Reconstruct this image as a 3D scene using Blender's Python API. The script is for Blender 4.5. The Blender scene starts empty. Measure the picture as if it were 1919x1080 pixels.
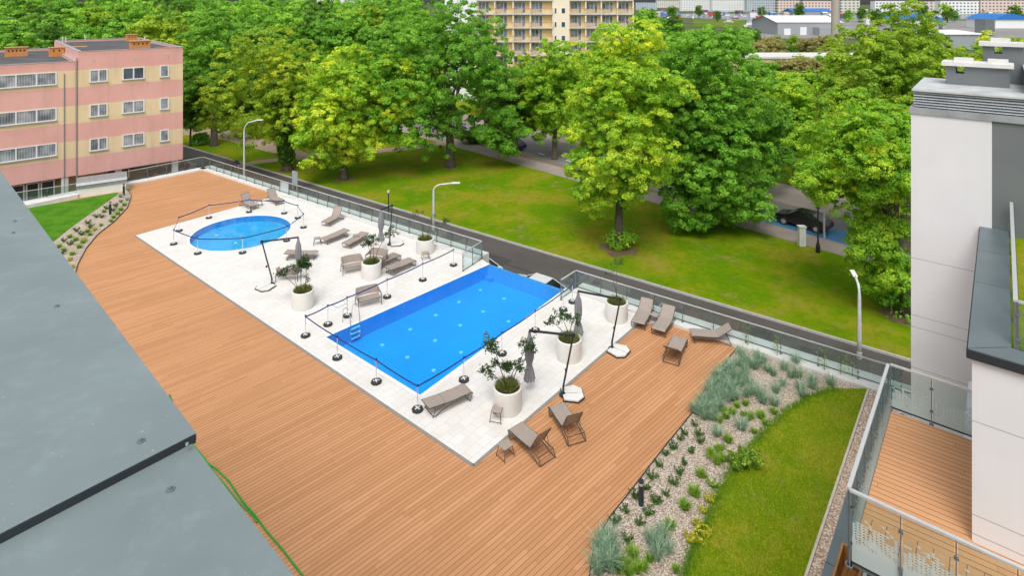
import bpy, math, random
import numpy as np
from mathutils import Vector, Matrix
from mathutils.geometry import tessellate_polygon
sc = bpy.context.scene
C = sc.collection
PI = math.pi
R = math.radians

# ------------------------------------------------------------------ camera
CAMZ = 16.0
F = 1118.0
cam = bpy.data.cameras.new('camera'); camo = bpy.data.objects.new('camera', cam); C.objects.link(camo)
camo.location = (0, 0, CAMZ); camo.rotation_euler = (R(90), 0, 0)
cam.sensor_width = 36; cam.lens = 36*F/1919; cam.shift_y = -535/1919.0
cam.clip_start = 0.1; cam.clip_end = 8000
sc.camera = camo
# ------------------------------------------------------------------ light
SUN_EL, SUN_AZ = 58, 190          # azimuth measured from +Y towards +X
w = bpy.data.worlds.new('World'); sc.world = w; w.use_nodes = True
nt = w.node_tree; nt.nodes.clear()
sky = nt.nodes.new('ShaderNodeTexSky'); sky.sky_type = 'NISHITA'; sky.sun_disc = False
sky.sun_elevation = R(SUN_EL); sky.sun_rotation = R(SUN_AZ); sky.dust_density = 4; sky.air_density = 1.0
hs = nt.nodes.new('ShaderNodeHueSaturation'); hs.inputs['Saturation'].default_value = 0.25
bg = nt.nodes.new('ShaderNodeBackground'); bg.inputs['Strength'].default_value = 0.15
wo = nt.nodes.new('ShaderNodeOutputWorld')
nt.links.new(sky.outputs[0], hs.inputs['Color']); nt.links.new(hs.outputs[0], bg.inputs[0]); nt.links.new(bg.outputs[0], wo.inputs[0])
sl = bpy.data.lights.new('sun', 'SUN'); so = bpy.data.objects.new('sun', sl); C.objects.link(so)
sl.energy = 1.15; sl.angle = R(26); sl.color = (1, .975, .94)
sd = Vector((math.sin(R(SUN_AZ))*math.cos(R(SUN_EL)), math.cos(R(SUN_AZ))*math.cos(R(SUN_EL)), math.sin(R(SUN_EL))))
so.rotation_euler = sd.to_track_quat('Z', 'Y').to_euler()
sc.view_settings.view_transform = 'Standard'; sc.view_settings.look = 'None'
sc.view_settings.exposure = 0.30; sc.view_settings.gamma = 1
sc.cycles.max_bounces = 8; sc.cycles.transparent_max_bounces = 16

# ------------------------------------------------------------------ helpers
def G(px, py, z=0.0):
    D = F*(CAMZ-z)/(py-5.0)
    return Vector(((px-960)/F*D, D, z))
def XD(px, D, z=0.0): return Vector(((px-960)/F*D, D, z))
def ZY(py, D): return CAMZ-(py-5)*D/F
def V2(v): return (v[0], v[1])

def tag(o, label=None, cat=None, group=None, kind=None):
    if label: o['label'] = label
    if cat: o['category'] = cat
    if group: o['group'] = group
    if kind: o['kind'] = kind
    return o
def empty(name, loc=(0, 0, 0), rz=0, label=None, cat=None, group=None):
    o = bpy.data.objects.new(name, None); C.objects.link(o); o.empty_display_size = .2
    o.location = loc; o.rotation_euler = (0, 0, rz)
    return tag(o, label, cat, group)
CH = {}
def link_parent(o, p):
    if p is not None:
        o.parent = p; CH.setdefault(p.name, []).append(o)
def copy_tree(o, parent=None):
    c = o.copy(); C.objects.link(c)
    if parent is not None: link_parent(c, parent)
    for ch in CH.get(o.name, []): copy_tree(ch, c)
    return c
def place(proto, loc, rz=0, label=None, group=None, first=[set()], scale=None):
    key = proto.name
    if key not in first[0]: first[0].add(key); o = proto
    else: o = copy_tree(proto)
    o.location = loc; o.rotation_euler = (0, 0, rz)
    if scale: o.scale = (scale, scale, scale) if not hasattr(scale, '__len__') else scale
    if label: o['label'] = label
    if group: o['group'] = group
    return o

_u = 'first second third fourth fifth sixth seventh eighth ninth tenth eleventh twelfth thirteenth fourteenth fifteenth sixteenth seventeenth eighteenth nineteenth'.split()
_t = {2: 'twent', 3: 'thirt', 4: 'fort', 5: 'fift', 6: 'sixt', 7: 'sevent', 8: 'eight', 9: 'ninet'}
def ordinal(i):
    if i < 20: return _u[i-1]
    return _t[i//10]+'ieth' if i % 10 == 0 else _t[i//10]+'y-'+_u[i % 10-1]

class MB:
    def __init__(s): s.v = []; s.f = []; s.m = []
    def face(s, pts, mi=0):
        n = len(s.v); s.v += [tuple(p) for p in pts]; s.f.append(tuple(range(n, n+len(pts)))); s.m.append(mi)
    def box(s, c, size, rz=0, mi=0, axes=None):
        hx, hy, hz = size[0]/2, size[1]/2, size[2]/2
        if axes is None:
            ca, sa = math.cos(rz), math.sin(rz)
            axes = (Vector((ca, sa, 0)), Vector((-sa, ca, 0)), Vector((0, 0, 1)))
        c = Vector(c); n = len(s.v)
        for z in (-1, 1):
            for y in (-1, 1):
                for x in (-1, 1):
                    s.v.append(tuple(c+axes[0]*hx*x+axes[1]*hy*y+axes[2]*hz*z))
        for f in ((0, 2, 3, 1), (4, 5, 7, 6), (0, 1, 5, 4), (2, 6, 7, 3), (0, 4, 6, 2), (1, 3, 7, 5)):
            s.f.append(tuple(n+i for i in f)); s.m.append(mi)
        return s
    def b2(s, p0, p1, mi=0):
        return s.box([(p0[i]+p1[i])/2 for i in range(3)], [abs(p1[i]-p0[i]) for i in range(3)], mi=mi)
    def bar(s, p, q, wd, ht=None, up=(0, 0, 1), mi=0):
        p = Vector(p); q = Vector(q); d = q-p; L = d.length
        if L < 1e-6: return s
        d.normalize(); u = Vector(up)
        if abs(d.dot(u)) > .98: u = Vector((0, 1, 0))
        sx = d.cross(u).normalized(); u = sx.cross(d)
        return s.box((p+q)/2, (L, wd, ht or wd), mi=mi, axes=(d, sx, u))
    def tube(s, pts, r, n=8, mi=0, cap=True):
        pts = [Vector(p) for p in pts]; rs = r if hasattr(r, '__len__') else [r]*len(pts)
        prev = None; base = len(s.v)
        for i, p in enumerate(pts):
            d = (pts[min(i+1, len(pts)-1)]-pts[max(i-1, 0)])
            if d.length < 1e-9: d = Vector((0, 0, 1))
            d.normalize()
            u = prev if prev is not None else (Vector((1, 0, 0)) if abs(d.x) < .9 else Vector((0, 1, 0)))
            sx = (u-d*u.dot(d)).normalized(); prev = sx; sy = d.cross(sx)
            for k in range(n):
                a = 2*PI*k/n; s.v.append(tuple(p+(sx*math.cos(a)+sy*math.sin(a))*rs[i]))
        for i in range(len(pts)-1):
            for k in range(n):
                a = base+i*n+k; b = base+i*n+(k+1) % n
                s.f.append((a, b, b+n, a+n)); s.m.append(mi)
        if cap:
            s.f.append(tuple(base+k for k in reversed(range(n)))); s.m.append(mi)
            s.f.append(tuple(base+(len(pts)-1)*n+k for k in range(n))); s.m.append(mi)
        return s
    def lathe(s, prof, n=24, c=(0, 0, 0), mi=0, sx=1, sy=1):
        base = len(s.v)
        for (r, z) in prof:
            for k in range(n):
                a = 2*PI*k/n; s.v.append((c[0]+r*math.cos(a)*sx, c[1]+r*math.sin(a)*sy, c[2]+z))
        for i in range(len(prof)-1):
            for k in range(n):
                a = base+i*n+k; b = base+i*n+(k+1) % n
                s.f.append((a, b, b+n, a+n)); s.m.append(mi)
        if prof[0][0] > 1e-5: s.f.append(tuple(base+k for k in reversed(range(n)))); s.m.append(mi)
        if prof[-1][0] > 1e-5: s.f.append(tuple(base+(len(prof)-1)*n+k for k in range(n))); s.m.append(mi)
        return s
    def prism(s, poly, z0, z1, mi=0, bottom=True):
        n = len(poly); P = [(p[0], p[1]) for p in poly]
        ar = sum(P[i][0]*P[(i+1) % n][1]-P[(i+1) % n][0]*P[i][1] for i in range(n))
        if ar < 0: P.reverse()
        base = len(s.v)
        s.v += [(p[0], p[1], z0) for p in P]+[(p[0], p[1], z1) for p in P]
        for i in range(n):
            j = (i+1) % n; s.f.append((base+i, base+j, base+n+j, base+n+i)); s.m.append(mi)
        for t in tessellate_polygon([[Vector((p[0], p[1], 0)) for p in P]]):
            a, b, c = t
            if (P[b][0]-P[a][0])*(P[c][1]-P[a][1])-(P[b][1]-P[a][1])*(P[c][0]-P[a][0]) < 0: b, c = c, b
            s.f.append((base+n+a, base+n+b, base+n+c)); s.m.append(mi)
            if bottom: s.f.append((base+a, base+c, base+b)); s.m.append(mi)
        return s
    def sheet(s, polys, z, mi=0):
        vs = [Vector((p[0], p[1], 0)) for q in polys for p in q]
        base = len(s.v); s.v += [(v.x, v.y, z) for v in vs]
        for t in tessellate_polygon([[Vector((p[0], p[1], 0)) for p in q] for q in polys]):
            a, b, c = t
            if (vs[b].x-vs[a].x)*(vs[c].y-vs[a].y)-(vs[b].y-vs[a].y)*(vs[c].x-vs[a].x) < 0: b, c = c, b
            s.f.append((base+a, base+b, base+c)); s.m.append(mi)
        return s
    def build(s, name, mats, parent=None, smooth=False, bevel=0, loc=None):
        me = bpy.data.meshes.new(name)
        v = s.v
        if loc is not None: v = [(p[0]-loc[0], p[1]-loc[1], p[2]-loc[2]) for p in v]
        me.from_pydata(v, [], s.f)
        if not isinstance(mats, (list, tuple)): mats = [mats]
        for m in mats: me.materials.append(m)
        if len(mats) > 1: me.polygons.foreach_set('material_index', s.m)
        if smooth:
            me.polygons.foreach_set('use_smooth', [True]*len(s.f))
        me.update()
        o = bpy.data.objects.new(name, me); C.objects.link(o)
        if loc is not None: o.location = loc
        if smooth == 'auto':
            try: me.set_sharp_from_angle(angle=R(40))
            except Exception: pass
        if bevel:
            md = o.modifiers.new('bevel', 'BEVEL'); md.width = bevel; md.segments = 2; md.limit_method = 'ANGLE'
        link_parent(o, parent)
        return o
def struct(o): o['kind'] = 'structure'; return o

# ------------------------------------------------------------------ materials
MATS = {}
class N:
    """small node-graph helper"""
    def __init__(s, name):
        s.m = bpy.data.materials.new(name); s.m.use_nodes = True; s.t = s.m.node_tree
        s.b = s.t.nodes['Principled BSDF']; s.out = s.t.nodes['Material Output']
    def n(s, ty, **k):
        x = s.t.nodes.new(ty)
        for a, b in k.items():
            if a.startswith('i_'): x.inputs[a[2:].replace('_', ' ')].default_value = b
            elif a.startswith('n') and a[1:].isdigit():
                if hasattr(b, 'is_linked') or hasattr(b, 'links'): s.t.links.new(b, x.inputs[int(a[1:])])
                else: x.inputs[int(a[1:])].default_value = b
            else: setattr(x, a, b)
        return x
    def l(s, a, b): s.t.links.new(a, b)
    def math(s, op, a, b=0.0, c=0.0, clamp=False):
        x = s.t.nodes.new('ShaderNodeMath'); x.operation = op; x.use_clamp = clamp
        for i, q in enumerate((a, b, c)):
            if hasattr(q, 'links'): s.l(q, x.inputs[i])
            else: x.inputs[i].default_value = q
        return x.outputs[0]
    def noise(s, vec, scale, detail=3, rough=.5):
        x = s.t.nodes.new('ShaderNodeTexNoise'); x.inputs['Scale'].default_value = scale
        x.inputs['Detail'].default_value = detail; x.inputs['Roughness'].default_value = rough
        if vec is not None: s.l(vec, x.inputs['Vector'])
        return x.outputs[0]
    def ramp(s, fac, stops):
        x = s.t.nodes.new('ShaderNodeValToRGB'); e = x.color_ramp.elements
        while len(e) < len(stops): e.new(.5)
        for i, (p, c) in enumerate(stops):
            e[i].position = p; e[i].color = (*c, 1) if len(c) == 3 else c
        s.l(fac, x.inputs[0]); return x.outputs[0]
    def mix(s, fac, a, b, mode='MIX'):
        x = s.t.nodes.new('ShaderNodeMix'); x.data_type = 'RGBA'; x.blend_type = mode
        for i, q in ((0, fac), (6, a), (7, b)):
            if hasattr(q, 'links'): s.l(q, x.inputs[i])
            elif i == 0: x.inputs[0].default_value = q
            else: x.inputs[i].default_value = (*q, 1)
        return x.outputs[2]
    def pos(s): return s.n('ShaderNodeNewGeometry').outputs['Position']
    def obj(s): return s.n('ShaderNodeTexCoord').outputs['Object']
    def bump(s, h, strength=.3, dist=.02):
        x = s.n('ShaderNodeBump'); x.inputs['Strength'].default_value = strength; x.inputs['Distance'].default_value = dist
        s.l(h, x.inputs['Height']); s.l(x.outputs[0], s.b.inputs['Normal'])
def plain(name, col, rough=.6, metal=0, var=.12, scale=6, bump=0, spec=.5):
    if name in MATS: return MATS[name]
    g = N(name); p = g.obj()
    nz = g.noise(p, scale, 4, .6)
    lo = tuple(c*(1-var) for c in col); hi = tuple(min(1, c*(1+var)) for c in col)
    g.l(g.ramp(nz, [(.3, lo), (.7, hi)]), g.b.inputs['Base Color'])
    g.b.inputs['Roughness'].default_value = rough; g.b.inputs['Metallic'].default_value = metal
    g.b.inputs['Specular IOR Level'].default_value = spec
    if bump: g.bump(g.noise(p, scale*6, 3), bump, .01)
    MATS[name] = g.m; return g.m
def leafmat(name, cols, tr=.35, rough=.55, sc_=.35):
    if name in MATS: return MATS[name]
    g = N(name)
    at = g.n('ShaderNodeAttribute'); at.attribute_name = 'tint'
    oi = g.n('ShaderNodeObjectInfo')
    nz = g.noise(g.obj(), sc_, 2, .5)
    f = g.math('ADD', at.outputs['Fac'], g.math('MULTIPLY', g.math('SUBTRACT', nz, .5), .5))
    f = g.math('ADD', f, g.math('MULTIPLY', g.math('SUBTRACT', oi.outputs['Random'], .5), .16), clamp=True)
    k = len(cols)
    col = g.ramp(f, [(i/(k-1), c) for i, c in enumerate(cols)])
    g.l(col, g.b.inputs['Base Color']); g.b.inputs['Roughness'].default_value = rough
    g.b.inputs['Specular IOR Level'].default_value = .25
    t = g.n('ShaderNodeBsdfTranslucent'); g.l(g.mix(1.0, col, (2*tr, 2*tr, 2*tr), 'MULTIPLY'), t.inputs[0])
    ms = g.n('ShaderNodeAddShader')      # a thin leaf both reflects and transmits light
    g.l(g.b.outputs[0], ms.inputs[0]); g.l(t.outputs[0], ms.inputs[1]); g.l(ms.outputs[0], g.out.inputs[0])
    MATS[name] = g.m; return g.m

def planks(name, ang, pitch, length, c0, c1, gap=.015, gapc=(.17, .075, .035)):
    g = N(name); P = g.pos()
    sp = g.n('ShaderNodeSeparateXYZ'); g.l(P, sp.inputs[0])
    ca, sa = math.cos(ang), math.sin(ang)     # u along plank
    x, y = sp.outputs[0], sp.outputs[1]
    u = g.math('ADD', g.math('MULTIPLY', x, ca), g.math('MULTIPLY', y, sa))
    v = g.math('ADD', g.math('MULTIPLY', x, -sa), g.math('MULTIPLY', y, ca))
    vr = g.math('DIVIDE', v, pitch); row = g.math('FLOOR', vr); fv = g.math('FRACT', vr)
    wn = g.n('ShaderNodeTexWhiteNoise'); wn.noise_dimensions = '1D'; g.l(row, wn.inputs['W'])
    ur = g.math('ADD', g.math('DIVIDE', u, length), g.math('MULTIPLY', wn.outputs[0], 7.3))
    col = g.math('FLOOR', ur); fu = g.math('FRACT', ur)
    cb = g.n('ShaderNodeCombineXYZ'); g.l(row, cb.inputs[0]); g.l(col, cb.inputs[1])
    w2 = g.n('ShaderNodeTexWhiteNoise'); w2.noise_dimensions = '2D'; g.l(cb.outputs[0], w2.inputs['Vector'])
    base = g.mix(w2.outputs[0], c0, c1)
    big = g.noise(P, .12, 3, .6)
    base = g.mix(g.math('MULTIPLY', g.math('SUBTRACT', big, .35), 1.2, clamp=True), base, tuple(a*.86 for a in c0))
    cs = g.n('ShaderNodeCombineXYZ'); g.l(g.math('MULTIPLY', u, 1.5), cs.inputs[0]); g.l(g.math('MULTIPLY', v, 60), cs.inputs[1])
    fine = g.noise(cs.outputs[0], 1.0, 2, .5)
    base = g.mix(g.math('MULTIPLY', fine, .14), base, (.30, .13, .06))
    e = g.math('LESS_THAN', fv, gap/pitch)
    e2 = g.math('LESS_THAN', fu, .006/length*1.5)
    e3 = g.math('MAXIMUM', e, g.math('MULTIPLY', e2, .7))
    base = g.mix(e3, base, gapc)
    g.l(base, g.b.inputs['Base Color']); g.b.inputs['Roughness'].default_value = .62
    g.b.inputs['Specular IOR Level'].default_value = .3
    g.bump(g.math('SUBTRACT', 1.0, e3), .4, .004)
    MATS[name] = g.m; return g.m

BANG = math.atan2(1118, 1160)      # deck boards: VP at px 2120
AANG = math.atan2(1118, 920)       # b-direction
bvec = Vector((math.cos(AANG), math.sin(AANG), 0)); avec = Vector((bvec.y, -bvec.x, 0))
DECK = planks('deck_boards', BANG, .152, 3.2, (.52, .255, .112), (.66, .342, .168))
TDECK = planks('terrace_boards', math.atan2(-.60, .80), .145, 9, (.64, .33, .16), (.70, .38, .19))
TDECK2 = planks('terrace_border_boards', AANG, .24, 9, (.64, .33, .16), (.70, .38, .19), gap=.012)
LDECK = planks('lower_deck_boards', AANG, .16, 5, (.42, .19, .05), (.50, .24, .07), gap=.01)

def stone_tiles():
    g = N('stone_tiles'); P = g.pos()
    mp = g.n('ShaderNodeMapping'); mp.inputs['Rotation'].default_value = (0, 0, -AANG); g.l(P, mp.inputs[0])
    bk = g.n('ShaderNodeTexBrick'); g.l(mp.outputs[0], bk.inputs['Vector'])
    bk.inputs['Scale'].default_value = 1; bk.inputs['Brick Width'].default_value = .6; bk.inputs['Row Height'].default_value = .4
    bk.inputs['Mortar Size'].default_value = .006; bk.offset = .5
    bk.inputs['Color1'].default_value = (.80, .775, .74, 1); bk.inputs['Color2'].default_value = (.74, .715, .68, 1)
    bk.inputs['Mortar'].default_value = (.50, .48, .45, 1); bk.inputs['Mortar Smooth'].default_value = .2
    n1 = g.noise(P, .7, 4, .65); n2 = g.noise(P, 9, 3, .6)
    c = g.mix(g.math('MULTIPLY', g.math('SUBTRACT', n1, .48), 1.8, clamp=True), bk.outputs[0], (.62, .56, .47))
    c = g.mix(g.math('MULTIPLY', n2, .14), c, (.55, .53, .5))
    g.l(c, g.b.inputs['Base Color']); g.b.inputs['Roughness'].default_value = .55
    return g.m
STONE = stone_tiles()
WHITEWALL = plain('white_render', (.74, .73, .71), .8, var=.05, scale=1.2, bump=.1)
LEDGE = plain('white_ledge_stone', (.66, .65, .62), .7, var=.08, scale=2)
CONC = plain('concrete_grey', (.42, .43, .42), .8, var=.15, scale=1.5)
def grassmat(name, c0, c1, c2, s1=.25, s2=3, bumpd=.03, brown=None):
    g = N(name); P = g.pos()
    n1 = g.noise(P, s1, 4, .6); n2 = g.noise(P, s2, 5, .7); n3 = g.noise(P, s2*9, 3, .7)
    c = g.ramp(n1, [(.40, c0), (.50, c1), (.60, c2)])
    c = g.mix(g.math('MULTIPLY', g.math('SUBTRACT', n2, .45), 2.2, clamp=True), c, tuple(a*.62 for a in c0))
    c = g.mix(g.math('MULTIPLY', g.math('SUBTRACT', n3, .5), 1.8, clamp=True), c, tuple(min(1, a*1.35) for a in c2))
    if brown:      # dry worn patches with ragged edges
        q = g.math('MULTIPLY', g.noise(P, s1*2.2, 8, .72), g.math('ADD', .55, g.noise(P, s2*2, 4, .8)))
        c = g.mix(g.math('MULTIPLY', g.math('SUBTRACT', q, .58), 5.5, clamp=True), c, brown)
    g.l(c, g.b.inputs['Base Color']); g.b.inputs['Roughness'].default_value = .9; g.b.inputs['Specular IOR Level'].default_value = .03
    g.bump(g.noise(P, s2*7, 4, .7), .8, bumpd); return g.m
LAWN = grassmat('park_lawn', (.10, .215, .003), (.16, .245, .004), (.24, .245, .015), .22, 2.4, brown=(.30, .22, .07))
GLAWN = grassmat('garden_lawn', (.13, .22, .003), (.18, .24, .004), (.28, .26, .02), .6, 5, .02, brown=(.33, .26, .09))
GLAWN2 = grassmat('bright_lawn', (.055, .18, .012), (.08, .22, .015), (.10, .24, .02), .8, 6, .02)
FARG = grassmat('far_ground', (.06, .11, .03), (.09, .13, .04), (.16, .16, .10), .02, .2)
def gravelmat(name, scale, cols, big=.4):
    g = N(name); P = g.pos()
    v = g.n('ShaderNodeTexVoronoi'); v.inputs['Scale'].default_value = scale; g.l(P, v.inputs['Vector'])
    sp = g.n('ShaderNodeSeparateColor'); g.l(v.outputs['Color'], sp.inputs[0])
    c = g.ramp(sp.outputs[0], [(i/(len(cols)-1), q) for i, q in enumerate(cols)])
    d = g.math('MULTIPLY', g.math('SUBTRACT', v.outputs['Distance'], .35), 1.8, clamp=True)
    c = g.mix(d, c, tuple(a*.45 for a in cols[0]))
    c = g.mix(g.math('MULTIPLY', g.math('SUBTRACT', g.noise(P, big, 3), .5), 1.5, clamp=True), c, tuple(a*.6 for a in cols[len(cols)//2]))
    g.l(c, g.b.inputs['Base Color']); g.b.inputs['Roughness'].default_value = .85
    g.bump(g.math('SUBTRACT', 1.0, v.outputs['Distance']), .8, .02); return g.m
GRAVEL = gravelmat('bed_gravel', 24, [(.34, .25, .18), (.52, .42, .33), (.66, .56, .46), (.78, .70, .61)])
PEBBLE = gravelmat('pebble_strip', 18, [(.44, .27, .18), (.62, .45, .33), (.74, .60, .47), (.80, .75, .68)])
def asphalt(name, c, s=1.0):
    g = N(name); P = g.pos()
    n1 = g.noise(P, .25*s, 4, .6); n2 = g.noise(P, 12*s, 3, .7)
    col = g.ramp(n1, [(.3, tuple(a*.8 for a in c)), (.7, tuple(a*1.2 for a in c))])
    col = g.mix(g.math('MULTIPLY', g.math('SUBTRACT', n2, .45), .8, clamp=True), col, tuple(a*1.5 for a in c))
    g.l(col, g.b.inputs['Base Color']); g.b.inputs['Roughness'].default_value = .85; return g.m
ASPH = asphalt('asphalt_road', (.085, .075, .07)); ASPH2 = asphalt('street_asphalt', (.19, .18, .175))
PAVE = asphalt('pavement_slabs', (.30, .25, .22)); PATHM = asphalt('earth_path', (.36, .26, .185))
KERB = plain('kerb_concrete', (.46, .45, .42), .8)
STEEL = plain('brushed_steel', (.62, .64, .64), .35, .35, var=.05)
POSTM = plain('railing_post_steel', (.20, .22, .22), .4, .4, var=.05)
CHROME = plain('polished_steel', (.75, .76, .77), .15, 1, var=.03)
WHITEP = plain('white_paint', (.78, .79, .79), .45, var=.04)
GREYMET = plain('grey_sheet_metal', (.17, .21, .225), .45, .35, var=.10, scale=1.1)
DARKMET = plain('dark_anthracite_metal', (.035, .042, .05), .45, .3, var=.1)
BLACK = plain('black_plastic', (.018, .018, .02), .5)
RUBBER = plain('black_rubber', (.03, .03, .032), .7)
TAUPE = plain('taupe_sling_fabric', (.34, .285, .245), .8, var=.08, scale=5)
TAUPEF = plain('taupe_resin_frame', (.10, .078, .062), .5, var=.1)
CANVAS = plain('grey_canvas', (.24, .24, .255), .85, var=.12, scale=5)
PLANTER = plain('white_planter_resin', (.72, .71, .67), .6, var=.04, scale=2)
SOIL = plain('planter_soil', (.07, .05, .035), .95)
TAPE = plain('blue_barrier_tape', (.012, .04, .20), .6, var=.1)
BARK = plain('tree_bark', (.12, .095, .075), .95, var=.4, scale=4, bump=.5)
HOSE = plain('green_hose_rubber', (.02, .30, .03), .5)

def water(name, tint, wave=.5, sc_=3.0):
    g = N(name); P = g.pos()
    tr = g.n('ShaderNodeBsdfTransparent'); tr.inputs[0].default_value = (*tint, 1)
    gl = g.n('ShaderNodeBsdfGlossy'); gl.inputs['Roughness'].default_value = .03; gl.inputs[0].default_value = (1, 1, 1, 1)
    fr = g.n('ShaderNodeFresnel'); fr.inputs[0].default_value = 1.33
    bp = g.n('ShaderNodeBump'); bp.inputs['Strength'].default_value = wave; bp.inputs['Distance'].default_value = .03
    nz = g.noise(P, sc_, 3, .55); g.l(nz, bp.inputs['Height'])
    g.l(bp.outputs[0], gl.inputs['Normal']); g.l(bp.outputs[0], fr.inputs['Normal'])
    ms = g.n('ShaderNodeMixShader'); g.l(fr.outputs[0], ms.inputs[0]); g.l(tr.outputs[0], ms.inputs[1]); g.l(gl.outputs[0], ms.inputs[2])
    g.l(ms.outputs[0], g.out.inputs[0]); return g.m
WATER = water('pool_water', (.42, .90, 1.0), .6, 3.2)
WATER2 = water('paddling_pool_water', (.75, .95, 1.0), .03, 2)
def pooltile(name, c):
    g = N(name); P = g.pos()
    bk = g.n('ShaderNodeTexBrick'); g.l(P, bk.inputs['Vector']); bk.offset = 0
    bk.inputs['Scale'].default_value = 1; bk.inputs['Brick Width'].default_value = .05; bk.inputs['Row Height'].default_value = .05
    bk.inputs['Mortar Size'].default_value = .002
    bk.inputs['Color1'].default_value = (*c, 1); bk.inputs['Color2'].default_value = (*[a*.85 for a in c], 1)
    bk.inputs['Mortar'].default_value = (*[min(1, a*1.2+.02) for a in c], 1)
    cc = g.mix(g.math('MULTIPLY', g.math('SUBTRACT', g.noise(P, .35, 5, .65), .38), 2.2, clamp=True), bk.outputs[0], tuple(a*.78 for a in c))
    g.l(cc, g.b.inputs['Base Color']); g.b.inputs['Roughness'].default_value = .3; return g.m
PTILE = pooltile('pool_mosaic', (.0, .45, .95)); PTILE2 = pooltile('paddling_pool_mosaic', (.08, .52, .85))
PTILE3 = pooltile('pool_wall_mosaic', (.0, .40, .82))

def glassmat(name, tint=(.80, .90, .88), dots=None, haze=0.0):
    g = N(name)
    tr = g.n('ShaderNodeBsdfTransparent'); tr.inputs[0].default_value = (*tint, 1)
    gl = g.n('ShaderNodeBsdfGlossy'); gl.inputs['Roughness'].default_value = .03
    ms = g.n('ShaderNodeMixShader'); ms.inputs[0].default_value = .055; g.l(tr.outputs[0], ms.inputs[1]); g.l(gl.outputs[0], ms.inputs[2])
    o = ms.outputs[0]
    df = g.n('ShaderNodeBsdfDiffuse'); df.inputs[0].default_value = (.62, .72, .72, 1)
    fac = None
    if dots:
        P = g.pos(); sp = g.n('ShaderNodeSeparateXYZ'); g.l(P, sp.inputs[0])
        u = g.math('ADD', sp.outputs[0], g.math('MULTIPLY', sp.outputs[1], .25))
        u = g.math('DIVIDE', u, .040); v = g.math('DIVIDE', g.math('SUBTRACT', sp.outputs[2], dots), .046)
        fu = g.math('SUBTRACT', g.math('FRACT', u), .5); fv = g.math('SUBTRACT', g.math('FRACT', v), .5)
        d = g.math('SQRT', g.math('ADD', g.math('MULTIPLY', fu, fu), g.math('MULTIPLY', fv, fv)))
        cb = g.n('ShaderNodeCombineXYZ'); g.l(g.math('FLOOR', u), cb.inputs[0]); g.l(g.math('FLOOR', v), cb.inputs[1])
        wn = g.n('ShaderNodeTexWhiteNoise'); wn.noise_dimensions = '2D'; g.l(cb.outputs[0], wn.inputs['Vector'])
        h = g.math('SUBTRACT', sp.outputs[2], dots)
        hh = g.math('ADD', h, g.math('MULTIPLY', wn.outputs[0], .32))
        low = g.math('LESS_THAN', hh, .70)
        solid = g.math('LESS_THAN', hh, .42)
        dot = g.math('MULTIPLY', g.math('LESS_THAN', d, .40), low)
        hol = g.math('MULTIPLY', g.math('GREATER_THAN', d, .2), solid)
        fac = g.math('MULTIPLY', g.math('MAXIMUM', dot, hol), .6)
    elif haze: fac = haze
    if fac is not None:
        m2 = g.n('ShaderNodeMixShader')
        if hasattr(fac, 'links'): g.l(fac, m2.inputs[0])
        else: m2.inputs[0].default_value = fac
        g.l(o, m2.inputs[1]); g.l(df.outputs[0], m2.inputs[2]); o = m2.outputs[0]
    g.l(o, g.out.inputs[0]); return g.m
GLASS = glassmat('railing_glass', (.88, .94, .93), haze=.02)
GLASSF = glassmat('frosted_glass', (.8, .88, .88), haze=.6)
GLASSD = glassmat('dotted_terrace_glass', (.86, .93, .92), dots=6.1)
def winmat(name, c=(.06, .08, .10)):
    g = N(name); P = g.obj()
    n1 = g.noise(P, .8, 2)
    g.l(g.ramp(n1, [(.35, tuple(a*.5 for a in c)), (.65, tuple(a*1.6 for a in c))]), g.b.inputs['Base Color'])
    g.b.inputs['Roughness'].default_value = .08; g.b.inputs['Specular IOR Level'].default_value = .8; return g.m
WIN = winmat('window_glass'); WIND = winmat('dark_window_glass', (.02, .022, .025))
def curtain():
    g = N('net_curtain_behind_glass'); P = g.pos()
    sp = g.n('ShaderNodeSeparateXYZ'); g.l(P, sp.inputs[0])
    s = g.math('SINE', g.math('MULTIPLY', g.math('ADD', sp.outputs[0], sp.outputs[1]), 24))
    n = g.noise(P, .9, 2)
    f = g.math('ADD', g.math('MULTIPLY', s, .07), n)
    g.l(g.ramp(f, [(.3, (.10, .12, .14)), (.55, (.30, .33, .36)), (.75, (.5, .53, .56))]), g.b.inputs['Base Color'])
    g.b.inputs['Roughness'].default_value = .12; return g.m
CURT = curtain()
# ================================================================== STREET LEVEL (z=-4)
SZ = -4.0
def S(px, py): return G(px, py, SZ)
m = MB(); m.face([(-4000, -200, SZ-.03), (4000, -200, SZ-.03), (4000, 7000, SZ-.03), (-4000, 7000, SZ-.03)])
struct(m.build('ground', FARG))
kd = (S(1560, 635.5)-S(761, 398)).normalized(); kn = Vector((-kd.y, kd.x, 0))   # kn points away from the camera
if kn.y < 0: kn = -kn
K0 = S(761, 398)
def KP(t, o, z=SZ): p = K0+kd*t+kn*o; return (p.x, p.y, z)
m = MB(); m.sheet([[KP(-110, .1), KP(60, .1), KP(60, 110), KP(-110, 130)]], SZ-.012)
struct(m.build('lawn', LAWN))
m = MB(); m.sheet([[KP(-110, 0), KP(60, 0), KP(60, -14), KP(-110, -40)]], SZ-.004)
struct(m.build('road', ASPH))
m = MB()
for i in range(90): m.bar(KP(-90+i*1.5, .08, SZ+.04), KP(-90+i*1.5+1.485, .08, SZ+.04), .14, .16)
struct(m.build('kerb', KERB))
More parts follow.
